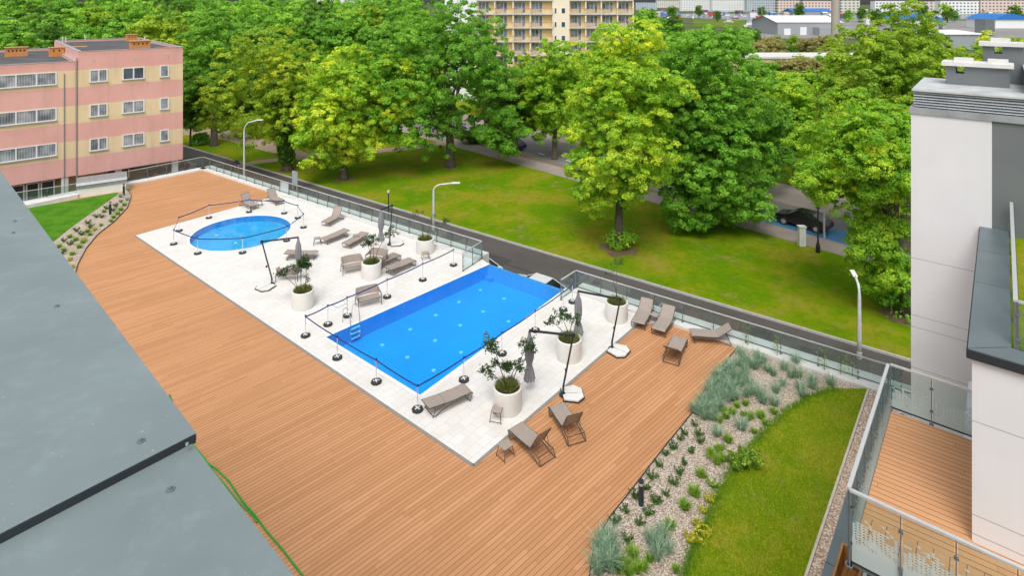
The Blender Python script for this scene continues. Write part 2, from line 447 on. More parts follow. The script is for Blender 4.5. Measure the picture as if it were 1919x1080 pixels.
# asphalt repair seam
m = MB(); m.sheet([[KP(-60, -3.1), KP(40, -3.4), KP(40, -3.5), KP(-60, -3.2)]], SZ+.002)
struct(m.build('road_seam', plain('tar_seam', (.03, .03, .03), .8)))
m = MB(); rgp = random.Random(5)
for k in range(16):
    t = rgp.uniform(-30, 36); o = rgp.uniform(-6.5, -1.2); l = rgp.uniform(.8, 4); w_ = rgp.uniform(.5, 1.4)
    if k < 16: m.sheet([[KP(t, o), KP(t+l, o+rgp.uniform(-.1, .1)), KP(t+l, o-w_), KP(t, o-w_+rgp.uniform(-.1, .1))]], SZ+.003+k*.0004)
struct(m.build('road_patch', asphalt('patch_asphalt', (.055, .05, .048))))
# second street beyond the lawn
sd0 = Vector((0, 74.5, 0)); sdir = Vector((.690, -.724, 0)); sn = Vector((.724, .690, 0))
def SP(s, o, z=SZ): p = sd0+sdir*s+sn*o; return (p.x, p.y, z)
m = MB(); m.sheet([[SP(-60, 0), SP(70, 0), SP(70, 2.5), SP(0, 2.9), SP(-60, 3)]], SZ+.004); struct(m.build('pavement', PAVE))
m = MB(); m.sheet([[SP(-60, 4.3), SP(-5, 3.9), SP(70, 2.9), SP(70, 9), SP(30, 9), SP(12, 12.5), SP(-60, 12.5)]], SZ+.008); struct(m.build('street', ASPH2))
m = MB(); m.sheet([[SP(-60, 12.6), SP(12, 12.6), SP(30, 9.1), SP(70, 9.1), SP(70, 15), SP(-60, 17)]], SZ+.004); struct(m.build('far_pavement', PAVE))
VERGE = asphalt('verge_soil', (.20, .145, .10))
m = MB(); m.sheet([[SP(-60, 3.05), SP(0, 2.95), SP(70, 2.55), SP(70, 2.85), SP(-5, 3.85), SP(-60, 4.25)]], SZ+.002); struct(m.build('verge', VERGE))
m = MB()
for i in range(14):
    m.sheet([[SP(-1+i*2.4, 5.7), SP(.1+i*2.4, 5.7), SP(.1+i*2.4, 5.95), SP(-1+i*2.4, 5.95)]], SZ+.012)
struct(m.build('road_marking', WHITEP))
BLUEP = plain('blue_parking_paint', (.05, .20, .38), .7)
m = MB(); m.sheet([[SP(28.5, 2.75), SP(37.5, 2.6), SP(37.5, 5.6), SP(28.5, 5.7)]], SZ+.012); struct(m.build('parking_bay_paint', BLUEP))
m = MB()
for s0 in (28.5, 37.4): m.sheet([[SP(s0, 2.7), SP(s0+.15, 2.7), SP(s0+.15, 5.7), SP(s0, 5.7)]], SZ+.016)
struct(m.build('parking_bay_line', WHITEP))
# earth path through the park
def ribbon(pts, wd, z):
    L, Rr = [], []
    for i, p in enumerate(pts):
        d = (pts[min(i+1, len(pts)-1)]-pts[max(i-1, 0)]); d.z = 0; d.normalize(); n = Vector((-d.y, d.x, 0))
        ww = wd[i] if hasattr(wd, '__len__') else wd
        L.append(p+n*ww/2); Rr.append(p-n*ww/2)
    return L+Rr[::-1]
m = MB()
m.sheet([ribbon([S(300, 250), S(345, 247), S(385, 247), S(430, 254), S(480, 267), S(520, 279), S(583, 292), S(680, 285), S(760, 278), S(822, 270), S(870, 262)], [5, 5, 5, 4.2, 3.6, 3.4, 3.4, 2.4, 2.2, 2.4, 2.4], 0)], SZ+.0065)
m.sheet([ribbon([S(448, 312), S(480, 304), S(530, 298), S(600, 292)], [1.6, 1.8, 2, 2.6], 0)], SZ+.001)
struct(m.build('path', PATHM))

# ================================================================== PODIUM (z=0)
RT = 1.1
A0 = G(381, 294, RT); A1 = G(903, 452, RT); B0 = G(1080, 507, RT); B1 = G(1560, 652.4, RT)
for q in (A0, A1, B0, B1): q.z = 0
rdA = (A1-A0).normalized(); rnA = Vector((-rdA.y, rdA.x, 0))
rdB = (B1-B0).normalized(); rnB = Vector((-rdB.y, rdB.x, 0))
B2 = B0+rdB*((19.5-B0.x)/rdB.x)
C1 = G(240, 321, RT); C2 = G(31, 361, RT); C1.z = C2.z = 0
rdC = (C2-C1).normalized(); rnC = Vector((rdC.y, -rdC.x, 0))     # outward (away)
if rnC.y < 0: rnC = -rnC
C3 = C2+rdC*14
# pool corners
NL = G(611.8, 632.4); NR = G(788, 741); FL = G(914, 498); FR = G(1052.5, 546.5)
pf = (FR-FL).normalized(); pfn = Vector((-pf.y, pf.x, 0))
if pfn.y < 0: pfn = -pfn
EL = FL+pfn*.28-pf*.0; ER = FR+pfn*.28
outline = [C3, C2, C1, A0, A1, FL-pf*.3, EL-pf*.3, ER+pf*.25, B0, B2, Vector((26, 17, 0)), Vector((26, -12, 0)), Vector((-60, -12, 0)), Vector((-62, 20, 0))]
m = MB(); m.prism([(p.x, p.y) for p in outline], SZ-.1, -1.6)
n = len(outline)
for i in range(n):
    p, q = outline[i], outline[(i+1) % n]
    m.face([(p.x, p.y, -1.6), (q.x, q.y, -1.6), (q.x, q.y, -.05), (p.x, p.y, -.05)])
struct(m.build('podium', WHITEWALL))
stone = [G(253, 442), G(888, 874), G(978.5, 797), G(1194.8, 610), G(1243, 568)]
def onA(x): return A0+rdA*((x-A0.x)/rdA.x)
def onB(x): return B0+rdB*((x-B0.x)/rdB.x)
stone[-1] = onB(G(1243, 568).x)
stA = onA(G(526, 366.5).x)
stone += [B0, ER+pf*.3, ER, NR, NL, EL, EL-pf*.28, A1, stA]
SC = Vector((-18.85, 41.6, 0)); SR = 3.2
circ = [Vector((SC.x+SR*math.cos(2*PI*k/56), SC.y+SR*math.sin(2*PI*k/56), 0)) for k in range(56)]
pool = [NL, NR, ER, EL]
m = MB(); m.sheet([[(p.x, p.y) for p in stone], [(p.x, p.y) for p in circ]], .006)
struct(m.build('stone_terrace', STONE))
m = MB(); 
woodpoly = [C3, C2, C1, A0, onA(G(528, 366.5).x), G(262, 441), G(884, 862), G(975, 785), G(1180, 615), onB(G(1238, 568).x), B2]+outline[10:]
m.sheet([[(p.x, p.y) for p in woodpoly]], 0.0)
struct(m.build('wooden_deck', DECK))
# drainage channel along the stone edge
m = MB()
for p, q in ((G(253, 442), G(888, 874)), (G(888, 874), G(1243, 568))): m.bar(Vector(p)+Vector((0, 0, -.025)), Vector(q)+Vector((0, 0, -.025)), .12, .078)
struct(m.build('drain_channel', plain('drain_grey', (.25, .24, .22), .7)))
# big pool
PD = -.78
def basin(name, poly, depth, wallm, floorm, skip=()):
    m = MB(); n = len(poly)
    m.sheet([[(p.x, p.y) for p in poly]], depth, 0)
    for i in range(n):
        p, q = poly[i], poly[(i+1) % n]
        m.face([(p.x, p.y, depth), (p.x, p.y, .004 if i not in skip else -.035), (q.x, q.y, .004 if i not in skip else -.035), (q.x, q.y, depth)], 1)
    return m
bigpool = empty('swimming_pool', (NL+FR)/2, 0, 'large rectangular blue mosaic pool with an infinity edge', 'swimming pool')
bigpool.location.z = 0
def absbuild(m, name, mat, root, **k):
    L = root.location; m.v = [(a-L.x, b-L.y, c-L.z) for a, b, c in m.v]; o = m.build(name, mat, root, **k); return o
absbuild(basin('b', [NL, NR, FR, FL], PD, None, None, skip=(2,)), 'basin', [PTILE, PTILE3], bigpool)
m = MB()
m.sheet([[V2(FL), V2(FR), V2(ER), V2(EL)]], -.034)
absbuild(m, 'overflow_edge', pooltile('overflow_mosaic', (.12, .38, .75)), bigpool)
m = MB(); m.bar(FL+pf*.01-pfn*.012+Vector((0, 0, (PD-.04)/2)), FR-pf*.01-pfn*.012+Vector((0, 0, (PD-.04)/2)), .012, -PD-.06)
absbuild(m, 'end_wall', MATS['overflow_mosaic'] if 'overflow_mosaic' in MATS else PTILE2, bigpool)  # paler tile than the other walls: reflected sky put into the colour
m = MB(); m.face([(*V2(p), -.022) for p in (NL, NR, ER, EL)])
wt = absbuild(m, 'water_surface', WATER, bigpool); 
m = MB()
ls = (FL-NL).normalized()
m.prism([V2(FL+pf*.02), V2(FL+pf*.5), V2(FL+pf*.5-ls*.3), V2(FL+pf*.02-ls*.3)], PD, PD+.2)
absbuild(m, 'entry_step', PTILE3, bigpool)
for (zx, zy) in ((605, 722), (808, 609), (992, 506), (1160, 412), (1315, 325), (787, 811), (987, 690), (1170, 580), (1335, 480), (1487, 387), (977, 906), (1175, 776), (1355, 660), (1518, 552)):
    p = G(560+zx/3.8575, 460+zy/3.8575, PD)
    m = MB().lathe([(.11, 0), (.10, .025), (0, .03)], 12, (p.x, p.y, PD+.002))
    absbuild(m, 'floor_inlet', WHITEP, bigpool)
smallpool = empty('paddling_pool', SC, 0, 'small round light blue paddling pool inside a ring of posts', 'paddling pool')
absbuild(basin('b', circ, -.42, None, None), 'basin', [PTILE2, pooltile('paddling_wall_mosaic', (.04, .36, .75))], smallpool)
m = MB(); m.sheet([[V2(p) for p in circ]], -.02); absbuild(m, 'water_surface', WATER2, smallpool)
m = MB(); rim0 = [SC+(p-SC)*1.0 for p in circ]; rim1 = [SC+(p-SC)*1.05 for p in circ]
m.sheet([[V2(p) for p in rim1], [V2(p) for p in rim0]], .012); absbuild(m, 'coping', plain('pale_coping', (.82, .83, .83), .5, var=.03), smallpool)
for zx, zy in ((640, 622), (778, 677)):
    p = G(240+zx/3.8575, 280+zy/3.8575, -.42); m = MB().lathe([(.11, 0), (.1, .025), (0, .03)], 12, (p.x, p.y, -.418)); absbuild(m, 'floor_inlet', WHITEP, smallpool)
# coping of the large pool
m = MB()
def strip(p, q, o, w_, z):
    d = (q-p).normalized(); nn = Vector((-d.y, d.x, 0))*o
    return [V2(p), V2(q), V2(q+nn*w_), V2(p+nn*w_)]
m.sheet([strip(NL, NR, -1, .16, 0)], .011); m.sheet([strip(NR, ER, -1, .16, 0)], .011); m.sheet([strip(NL, EL, 1, .16, 0)], .011)
absbuild(m, 'coping', MATS['pale_coping'], bigpool)

# ledge that carries the glass railing
m = MB()
def ledge(p, q, nn, i_, o_): m.prism([V2(p-nn*i_), V2(q-nn*i_), V2(q+nn*o_), V2(p+nn*o_)], -1.2, .13)
ledge(A0+rdA*.0, A1, rnA, .40, .75); ledge(B0, B2, rnB, .42, .75); ledge(C3, A0+rdA*.5, rnC, .35, .6)
m.prism([V2(G(-120, 425)), V2(G(49, 392.5)), V2(G(146, 372)), V2(C1+rdC*2.6-rnC*.0), V2(C2), V2(C3)], -.05, .32)
rb = (FR-NR).normalized()
struct(m.build('parapet_ledge', LEDGE))
# left garden
gl = [G(49, 392), G(215, 362.5), G(222, 362), G(222, 364.5), G(178, 395.6), G(142, 421), G(95.5, 458), G(60, 500), G(0, 560), Vector((-36, 34, 0)), Vector((-44, 38, 0)), Vector((-41, 43, 0))]
gb = [G(222, 363), G(239, 355.5), G(246.7, 366.7), G(240, 389), G(215.6, 415.6), G(184, 440), G(162, 466.7), G(146.7, 495.6), G(139, 522), G(139, 560), G(145, 620), G(60, 620), G(20, 560), G(60, 498), G(95.5, 458), G(142, 421), G(178, 395.6)]
m = MB(); m.prism([V2(p) for p in gb], -.01, .03); struct(m.build('gravel_bed', GRAVEL))
m = MB(); m.prism([V2(p) for p in gl], -.01, .05); struct(m.build('garden_lawn', GLAWN2))
m = MB()
e = gb[1:11]
for i in range(len(e)-1): m.bar(e[i]+Vector((0, 0, .03)), e[i+1]+Vector((0, 0, .03)), .03, .09)
struct(m.build('bed_edging', DARKMET))
# right garden
deck_e = [G(1387.5, 646), G(1324, 727.6), G(1296, 778.5), G(1243, 843.6), G(1177.7, 929), G(1145, 970), G(1124.8, 1002.5), G(1110.5, 1047), G(1105, 1085), G(1100, 1150), G(1100, 1250)]
lawn_e = [G(1623.7, 731.6), G(1568.7, 731.6), G(1520, 746), G(1479, 770), G(1438, 807), G(1406, 843.6), G(1373, 884), G(1344.7, 933), G(1324, 986), G(1300, 1035), G(1286, 1085), G(1272, 1150), G(1262, 1250)]
kb0, kb1 = G(1626, 731.6), G(1509, 1080); kbd = (kb0-kb1).normalized()
kb2 = kb1-kbd*3
kbn = Vector((kbd.y, -kbd.x, 0))
rail_c = B0+rdB*((15.4-B0.x)/rdB.x)-rnB*.11
bedR = [deck_e[0]]+deck_e[1:]+lawn_e[::-1]+[kb0+kbd*.15, rail_c]
m = MB(); m.prism([V2(p) for p in bedR], -.01, .03); struct(m.build('gravel_bed', GRAVEL))
m = MB(); m.prism([V2(p) for p in lawn_e]+[V2(kb2), V2(kb1), V2(kb0)], -.01, .055); struct(m.build('garden_lawn', GLAWN))
m = MB(); m.bar(kb2+kbn*.04+Vector((0, 0, .04)), kb0+kbd*.1+kbn*.04+Vector((0, 0, .04)), .07, .12); struct(m.build('lawn_edging', plain('edging_stone', (.55, .50, .42), .8)))
m = MB(); m.prism([V2(kb2+kbn*.08), V2(kb0+kbd*.5+kbn*.08), V2(kb0+kbd*.5+kbn*.45), V2(kb2+kbn*.45)], -.01, .04); struct(m.build('pebble_strip', PEBBLE))
m = MB()
for i in range(len(deck_e)-1): m.bar(deck_e[i]+Vector((0, 0, .02)), deck_e[i+1]+Vector((0, 0, .02)), .03, .08)
struct(m.build('bed_edging', DARKMET))
# roof parapet cap beside the pebble strip
capo = empty('parapet_wall', kb1, 0, 'low parapet wall with flat grey metal cap beside the pebble strip', 'wall')
m = MB(); m.bar(kb2+kbn*.66-kb1+Vector((0, 0, .1)), kb0+kbd*.4+kbn*.66-kb1+Vector((0, 0, .1)), .34, .4); m.build('wall', WHITEWALL, capo)
Lc = (kb0-kb2).length+.4
for k in range(4):
    p = kb2+kbd*(Lc*k/4+.012); q = kb2+kbd*(Lc*(k+1)/4-.012)
    m = MB(); m.bar(p+kbn*.66-kb1+Vector((0, 0, .32)), q+kbn*.66-kb1+Vector((0, 0, .32)), .46, .04); m.build('cap_sheet', GREYMET, capo)
WG = gravelmat('white_roof_gravel', 9, [(.55, .56, .55), (.66, .67, .66), (.75, .75, .74)])
m = MB(); m.prism([V2(kb2+kbn*.84), V2(kb0+kbd*.4+kbn*.84), V2(kb0+kbd*.4+kbn*8), V2(kb2+kbn*8)], -.02, .02); struct(m.build('roof_gravel', WG))

# ------------------------------------------------------------------ glass railings
def railing(pts, post_ds, label, group='glass railings round the pool deck', top=RT, zb=.13, glass=GLASS, frosted=(), side=0.0, postw=.055, railw=.055, name='glass_railing', over=.0, postmat=None, nclip=True, ends=(True, True)):
    root = empty(name, pts[0], 0, label, 'railing', group)
    L0 = Vector(pts[0])
    m = MB()
    for i in range(len(pts)-1): m.bar(pts[i]-L0+Vector((0, 0, top)), pts[i+1]-L0+Vector((0, 0, top)), railw, .04)
    m.build('top_rail', STEEL, root)
    k = 0
    for i in range(len(pts)-1):
        p, q = Vector(pts[i])-L0, Vector(pts[i+1])-L0
        d = (q-p); L = d.length; d.normalize(); nn = Vector((-d.y, d.x, 0))
        cnt = max(1, round(L/post_ds)); sp = L/cnt
        for j in range(cnt+1):
            if j == cnt and i < len(pts)-2: continue
            c = p+d*(sp*j)
            m = MB(); m.box(c+Vector((0, 0, (top-.02+zb)/2)), (postw, .02, top-.02-zb), math.atan2(nn.y, nn.x))
            m.box(c+Vector((0, 0, zb+.012)), (.11, .09, .024), math.atan2(nn.y, nn.x))
            for hz in (.28, .75): m.box(c+nn*.03+Vector((0, 0, zb+(top-zb)*hz)), (.05, .07, .04), math.atan2(nn.y, nn.x))
            m.build('post', postmat or POSTM, root)
        for j in range(cnt):
            a = p+d*(sp*j+.025)+nn*.05; b = p+d*(sp*(j+1)-.025)+nn*.05
            m = MB(); m.bar(a+Vector((0, 0, (zb+.08+top-.03)/2)), b+Vector((0, 0, (zb+.08+top-.03)/2)), .012, top-.11-zb, up=(0, 0, 1))
            m.build('glass_panel', GLASSF if k in frosted else glass, root); k += 1
        m = MB(); m.bar(p+nn*.05+Vector((0, 0, zb+.06)), q+nn*.05+Vector((0, 0, zb+.06)), .02, .03); m.build('bottom_channel', DARKMET, root)
    return root
A1r = G(868, 474, RT); A1r.z = 0
railing([A0, A1], 1.28, 'long glass railing along the road from the far corner to the pool', frosted=(10,))
railing([A1+Vector((.02, -.05, 0)), A1r], 1.2, 'short glass railing return left of the infinity edge', zb=0.01)
B0r = G(1052, 524.4, RT); B0r.z = 0
railing([B0r, B0-rnB*.08], 1.3, 'short glass railing return right of the infinity edge', zb=0.01)
railing([B0, B2], 1.5, 'long glass railing along the road behind the sun loungers and gravel bed')
C0 = G(241, 339, RT); 
cA = C1+(A0-C1)*.0
railing([C1, A0-(A0-C1).normalized()*.06], 1.5, 'glass railing at the far end of the deck before the pink building')
cb0 = G(144, 344, RT); cb0.z = 0
railing([cb0, C2, C3], 1.7, 'glass railing on the left behind the bright green lawn')
# white plant box with a metal lid on the left
w0, w1 = G(145, 371), G(237, 357.5)
pd = (w1-w0).normalized(); pn = Vector((-pd.y, pd.x, 0))
sk = empty('skylight_box', w0, 0, 'long white rooflight box with ribbed grey metal lid', 'rooflight')
m = MB(); m.prism([V2(w0-w0), V2(w1-w0), V2(w1-w0+pn*1.5), V2(pn*1.5)], 0, .72); m.build('wall', WHITEWALL, sk)
m = MB()
prof = [(-.06, .72), (-.06, .95), (.15, 1.14), (.5, 1.26), (1.0, 1.3), (1.56, 1.3), (1.56, .72)]
a_ = [w0-w0-pd*.06+pn*u+Vector((0, 0, v)) for u, v in prof]; b_ = [w1-w0+pd*.06+pn*u+Vector((0, 0, v)) for u, v in prof]
for i in range(len(prof)-1): m.face([a_[i], a_[i+1], b_[i+1], b_[i]][::-1])
m.face(a_); m.face(b_[::-1])
m.build('lid', plain('lid_metal', (.36, .38, .39), .4, .5, var=.15), sk)
m = MB(); m.bar(w0-w0-pd*.065-pn*.07+Vector((0, 0, .95)), w1-w0+pd*.065-pn*.07+Vector((0, 0, .95)), .02, .03); m.build('trim', DARKMET, sk)
# ================================================================== FURNITURE
def make_lounger(ang, name='sun_lounger'):
    root = empty(name, (0, 0, 0), 0, 'lounger', 'sun lounger', 'taupe sun loungers round the pools')
    W = .33; hx = .28; zs = .34; bl = .72
    ca, sa = math.cos(R(ang)), math.sin(R(ang))
    def back(t, off=0): return (hx+ca*t-sa*off, zs+sa*t+ca*off)
    for s in (-1, 1):
        m = MB(); y = s*W
        m.tube([(-.80, y, 0), (-.88, y, .20), (-.93, y, zs-.03), (-.80, y, zs), (-.3, y, zs-.015), (.05, y, zs-.01), (hx, y, zs)], .018, 6)
        m.tube([(-.85, y*1.03, .27), (-.5, y*1.03, .27), (0, y*1.03, .24), (.45, y*1.03, .13), (.80, y*1.06, .0)], .019, 6)
        m.tube([(hx, y, zs), (.55, y*1.03, .27), (.74, y*1.05, .27), (.86, y*1.06, .0)], .018, 6)
        m.build('side_frame', TAUPEF, root)
    for x, z in ((-.80, .02), (.84, .03), (.74, .265), (-.86, .27)):
        m = MB(); m.tube([(x, -W, z), (x, W, z)], .016, 6); m.build('crossbar', TAUPEF, root)
    m = MB()
    segs = [(-.92, zs-.02), (-.84, zs+.012), (-.5, zs+.004), (-.1, zs-.012), (hx-.01, zs+.01)]
    for i in range(4):
        (x0, z0), (x1, z1) = segs[i], segs[i+1]
        m.bar(((x0), 0, z0), (x1, 0, z1), 2*W-.02, .014)
    m.build('seat_sling', TAUPE, root)
    m = MB(); p = back(0, .01); q = back(bl, .01); m.bar((p[0], 0, p[1]), (q[0], 0, q[1]), 2*W-.03, .014, up=(-sa, 0, ca)); b = m.build('backrest_sling', TAUPE, root)
    m = MB()
    for s in (-1, 1):
        p = back(-.02); q = back(bl+.02); m.tube([(p[0], s*W*.98, p[1]), (q[0], s*W*.98, q[1])], .017, 6)
    q = back(bl+.02); m.tube([(q[0], -W, q[1]), (q[0], W, q[1])], .017, 6)
    if ang > 8:
        q = back(bl*.6)
        for s in (-1, 1): m.tube([(q[0], s*W*.8, q[1]), (min(q[0]+.12, .74), s*W*.8, .27)], .012, 5)
    m.build('backrest_frame', TAUPEF, root)
    return root
LP = {a: make_lounger(a) for a in (4, 34, 58)}
def lounger(f, h, ang, label):
    """f, h: pixel of foot-end and head-end ground centre"""
    p, q = G(*f), G(*h); d = q-p
    place(LP[ang], ((p.x+q.x)/2, (p.y+q.y)/2, .012), math.atan2(d.y, d.x), label)
for a in LP: CH  # prototypes are used by the first placement
lounger((1043, 775), (1084, 836), 58, 'taupe lounger on the deck boards nearest the umbrella base, backrest raised')
lounger((965, 815), (1031, 871), 58, 'taupe lounger beside the small side table at the stone corner, backrest raised')
lounger((876, 744), (804, 775), 4, 'flat taupe lounger on pale stone by the near corner of the large pool')
lounger((1194, 622), (1216, 583), 34, 'taupe lounger by the road railing, left one of the pair on the deck')
lounger((1232, 635), (1257, 597), 34, 'taupe lounger by the road railing, right one of the pair on the deck')
lounger((1274, 649), (1258, 682), 34, 'taupe lounger seen from behind its head, alone in front of the railing pair')
lounger((1300, 637), (1366, 641), 34, 'taupe lounger lying parallel to the road railing beside the gravel bed corner')
lounger((480, 394), (455, 383), 58, 'taupe lounger behind the paddling pool with raised back, nearer the wood')
lounger((527, 385), (504, 374), 58, 'taupe lounger behind the paddling pool with raised back, nearer the railing')
lounger((609, 426), (640, 408), 58, 'taupe lounger standing alone between paddling pool and road railing')
lounger((605, 459), (650, 441), 4, 'flat taupe lounger with a small table at its foot, behind the potted trees')
lounger((650, 466), (682, 448), 4, 'flat taupe lounger just left of the far closed parasol')
lounger((600, 484), (533, 484), 4, 'flat taupe lounger behind the left closed parasol')
lounger((741, 488), (706, 503), 4, 'taupe lounger squeezed between the armchair and the next lounger')
lounger((771, 497), (732, 514), 4, 'flat taupe lounger nearest the barrier tape behind the pool')

def make_table():
    root = empty('side_table', (0, 0, 0), 0, 'side table', 'side table', 'small taupe side tables')
    m = MB(); m.box((0, 0, .40), (.42, .40, .025)); m.build('tabletop', TAUPE, root, bevel=.02)
    for sx in (-1, 1):
        for sy in (-1, 1):
            m = MB(); m.tube([(sx*.16, sy*.17, .39), (sx*.24, sy*.23, .0)], .014, 6); m.build('leg', TAUPEF, root)
    m = MB()
    for s in (-1, 1): m.tube([(s*.235, -.22, .05), (s*.235, .22, .05)], .011, 6)
    m.tube([(-.19, -.2, .39), (.19, -.2, .39), (.19, .2, .39), (-.19, .2, .39), (-.19, -.2, .39)], .013, 6); m.build('rail', TAUPEF, root)
    return root
TB = make_table()
def table(px, py, rz, label): p = G(px, py); place(TB, (p.x, p.y, .012), R(rz), label)
table(948, 856, 40, 'small side table on the boards at the corner of the stone paving')
table(932, 787, 75, 'small side table on the stone beside the nearest white planter')
table(1228, 605, 45, 'small side table between the two loungers at the road railing')
table(486, 386, 20, 'small side table between the two raised loungers behind the paddling pool')
table(595, 458, 20, 'small side table at the foot of a flat lounger')
table(798, 486, 20, 'small side table standing before the far white planter')
table(668, 452, 20, 'small side table between two flat loungers near the far parasol')

def make_seat(wid, name, cat, grp):
    root = empty(name, (0, 0, 0), 0, 'taupe garden armchair on stone', cat, grp)
    h = wid/2
    m = MB(); m.box((0, 0, .40), (.52, wid-.12, .05)); m.build('seat', TAUPE, root, bevel=.02)
    m = MB(); n = 8; a = []; 
    for i in range(n+1):
        y = -h+.05+(wid-.1)*i/n; bow = .07*(1-(2*i/n-1)**2); a.append((y, bow))
    for i in range(n):
        (y0, b0), (y1, b1) = a[i], a[i+1]
        for (z0, z1, dx) in ((.44, .84, 0),):
            m.face([(-.25-b0, y0, z0), (-.25-b1, y1, z0), (-.38-b1, y1, z1), (-.38-b0, y0, z1)])
            m.face([(-.28-b0, y0, z0), (-.41-b0, y0, z1), (-.41-b1, y1, z1), (-.28-b1, y1, z0)])
            m.face([(-.38-b0, y0, z1), (-.38-b1, y1, z1), (-.41-b1, y1, z1), (-.41-b0, y0, z1)])
    m.build('backrest', TAUPE, root)
    for s in (-1, 1):
        m = MB(); y = s*(h-.02)
        m.tube([(-.36, y*.95, .80), (-.22, y, .70), (.05, y*1.02, .64), (.28, y, .62)], [.02, .03, .03, .022], 6)
        m.face([(-.36, y*.95, .78), (.26, y, .60), (.26, y, .56), (-.3, y*.95, .5)]); m.build('armrest', TAUPE, root)
        for x0, x1, z1 in ((.27, .30, .62), (-.28, -.34, .5)):
            m = MB(); m.tube([(x0, y, z1), (x1, y*1.02, 0)], .021, 6); m.build('leg', TAUPEF, root)
    m = MB(); m.tube([(.25, -h+.04, .38), (.25, h-.04, .38), (-.26, h-.04, .38), (-.26, -h+.04, .38), (.25, -h+.04, .38)], .02, 6); m.build('seat_frame', TAUPEF, root)
    return root
LS = make_seat(1.25, 'garden_loveseat', 'loveseat', 'taupe loveseats')
def seat(pr, px, py, face_px, label):
    p = G(px, py); q = G(*face_px); d = q-p; place(pr, (p.x, p.y, .012), math.atan2(d.y, d.x), label)
seat(LS, 661, 510, (672, 530), 'taupe two-seat bench just left of a white planter on the stone')
seat(LS, 691, 572, (704, 592), 'taupe two-seat bench behind the barrier tape close to the large pool')
seat(LS, 706, 497, (690, 509), 'taupe loveseat with round back seen behind the central white planter')
seat(LS, 541, 524, (552, 508), 'taupe loveseat half hidden by foliage beside the left parasol')

# ---- planters with little trees
def leafcloud(name, pts, size, matl, parent=None, up=.3, seed=0, loc=None, aspect=.55, tints=None):
    rng = np.random.default_rng(seed); n = len(pts); P = np.asarray(pts, float)
    nrm = rng.normal(size=(n, 3)); nrm[:, 2] = np.abs(nrm[:, 2])+up; nrm /= np.linalg.norm(nrm, axis=1)[:, None]
    t = rng.normal(size=(n, 3)); t -= nrm*(t*nrm).sum(1)[:, None]; t /= np.linalg.norm(t, axis=1)[:, None]
    b = np.cross(nrm, t); s = size*(.65+.7*rng.random(n))[:, None]
    V = np.stack([P-t*s*.5, P+b*s*.5*aspect, P+t*s*.5, P-b*s*.5*aspect], 1).reshape(-1, 3)
    return quadmesh(name, V, matl, parent, rng.random(n) if tints is None else tints, loc)
def quadmesh(name, V, matl, parent=None, tint=None, loc=None):
    n = len(V)//4; me = bpy.data.meshes.new(name)
    me.vertices.add(len(V)); me.vertices.foreach_set('co', np.asarray(V, np.float32).ravel())
    me.loops.add(4*n); me.loops.foreach_set('vertex_index', np.arange(4*n, dtype=np.int32))
    me.polygons.add(n); me.polygons.foreach_set('loop_start', np.arange(0, 4*n, 4, dtype=np.int32))
    try: me.polygons.foreach_set('loop_total', np.full(n, 4, np.int32))
    except Exception: pass
    if tint is not None:
        a = me.attributes.new('tint', 'FLOAT', 'FACE'); a.data.foreach_set('value', np.asarray(tint, np.float32))
    me.materials.append(matl); me.update(calc_edges=True); me.validate()
    o = bpy.data.objects.new(name, me); C.objects.link(o)
    if loc is not None: o.location = loc
    link_parent(o, parent); return o
OLIVE = leafmat('ornamental_leaves', [(.012, .03, .008), (.03, .07, .015), (.08, .14, .03)], .2)
TUFT = leafmat('tuft_grass_leaves', [(.05, .08, .01), (.13, .17, .03), (.26, .27, .08)], .2)
def blades(name, n, rad, h, wd, matl, parent, seed, lean=.5, c=(0, 0, 0), z0=0):
    rng = np.random.default_rng(seed); Vs = []
    for i in range(n):
        a = rng.random()*2*PI; r = rad*math.sqrt(rng.random()); x, y = r*math.cos(a)+c[0], r*math.sin(a)+c[1]
        a2 = a+rng.normal()*.7; l = lean*(.3+rng.random()); hh = h*(.55+.6*rng.random())
        dx, dy = math.cos(a2), math.sin(a2); px, py = -dy*wd*.5, dx*wd*.5
        p0 = (x, y, z0); p1 = (x+dx*l*hh*.35, y+dy*l*hh*.35, z0+hh*.6); p2 = (x+dx*l*hh, y+dy*l*hh, z0+hh*(1-.25*l))
        Vs += [(p0[0]-px, p0[1]-py, p0[2]), (p0[0]+px, p0[1]+py, p0[2]), (p1[0]+px, p1[1]+py, p1[2]), (p1[0]-px, p1[1]-py, p1[2])]
        Vs += [(p1[0]-px, p1[1]-py, p1[2]), (p1[0]+px, p1[1]+py, p1[2]), (p2[0]+px*.2, p2[1]+py*.2, p2[2]), (p2[0]-px*.2, p2[1]-py*.2, p2[2])]
    t = np.repeat(rng.random(n), 2)
    return quadmesh(name, np.array(Vs), matl, parent, t)
def planter(px, py, label):
    p = G(px, py)
    root = empty('planter', (p.x, p.y, .01), 0, label, 'planter', 'white cylindrical planters')
    MB().lathe([(.535, 0), (.55, .03), (.575, .85), (.57, .885), (.55, .9), (.50, .9), (.485, .88), (.48, .76)], 40).build('pot', PLANTER, root, smooth='auto')
    MB().lathe([(.485, .80), (.2, .83), (0, .84)], 24).build('soil', SOIL, root)
    return root
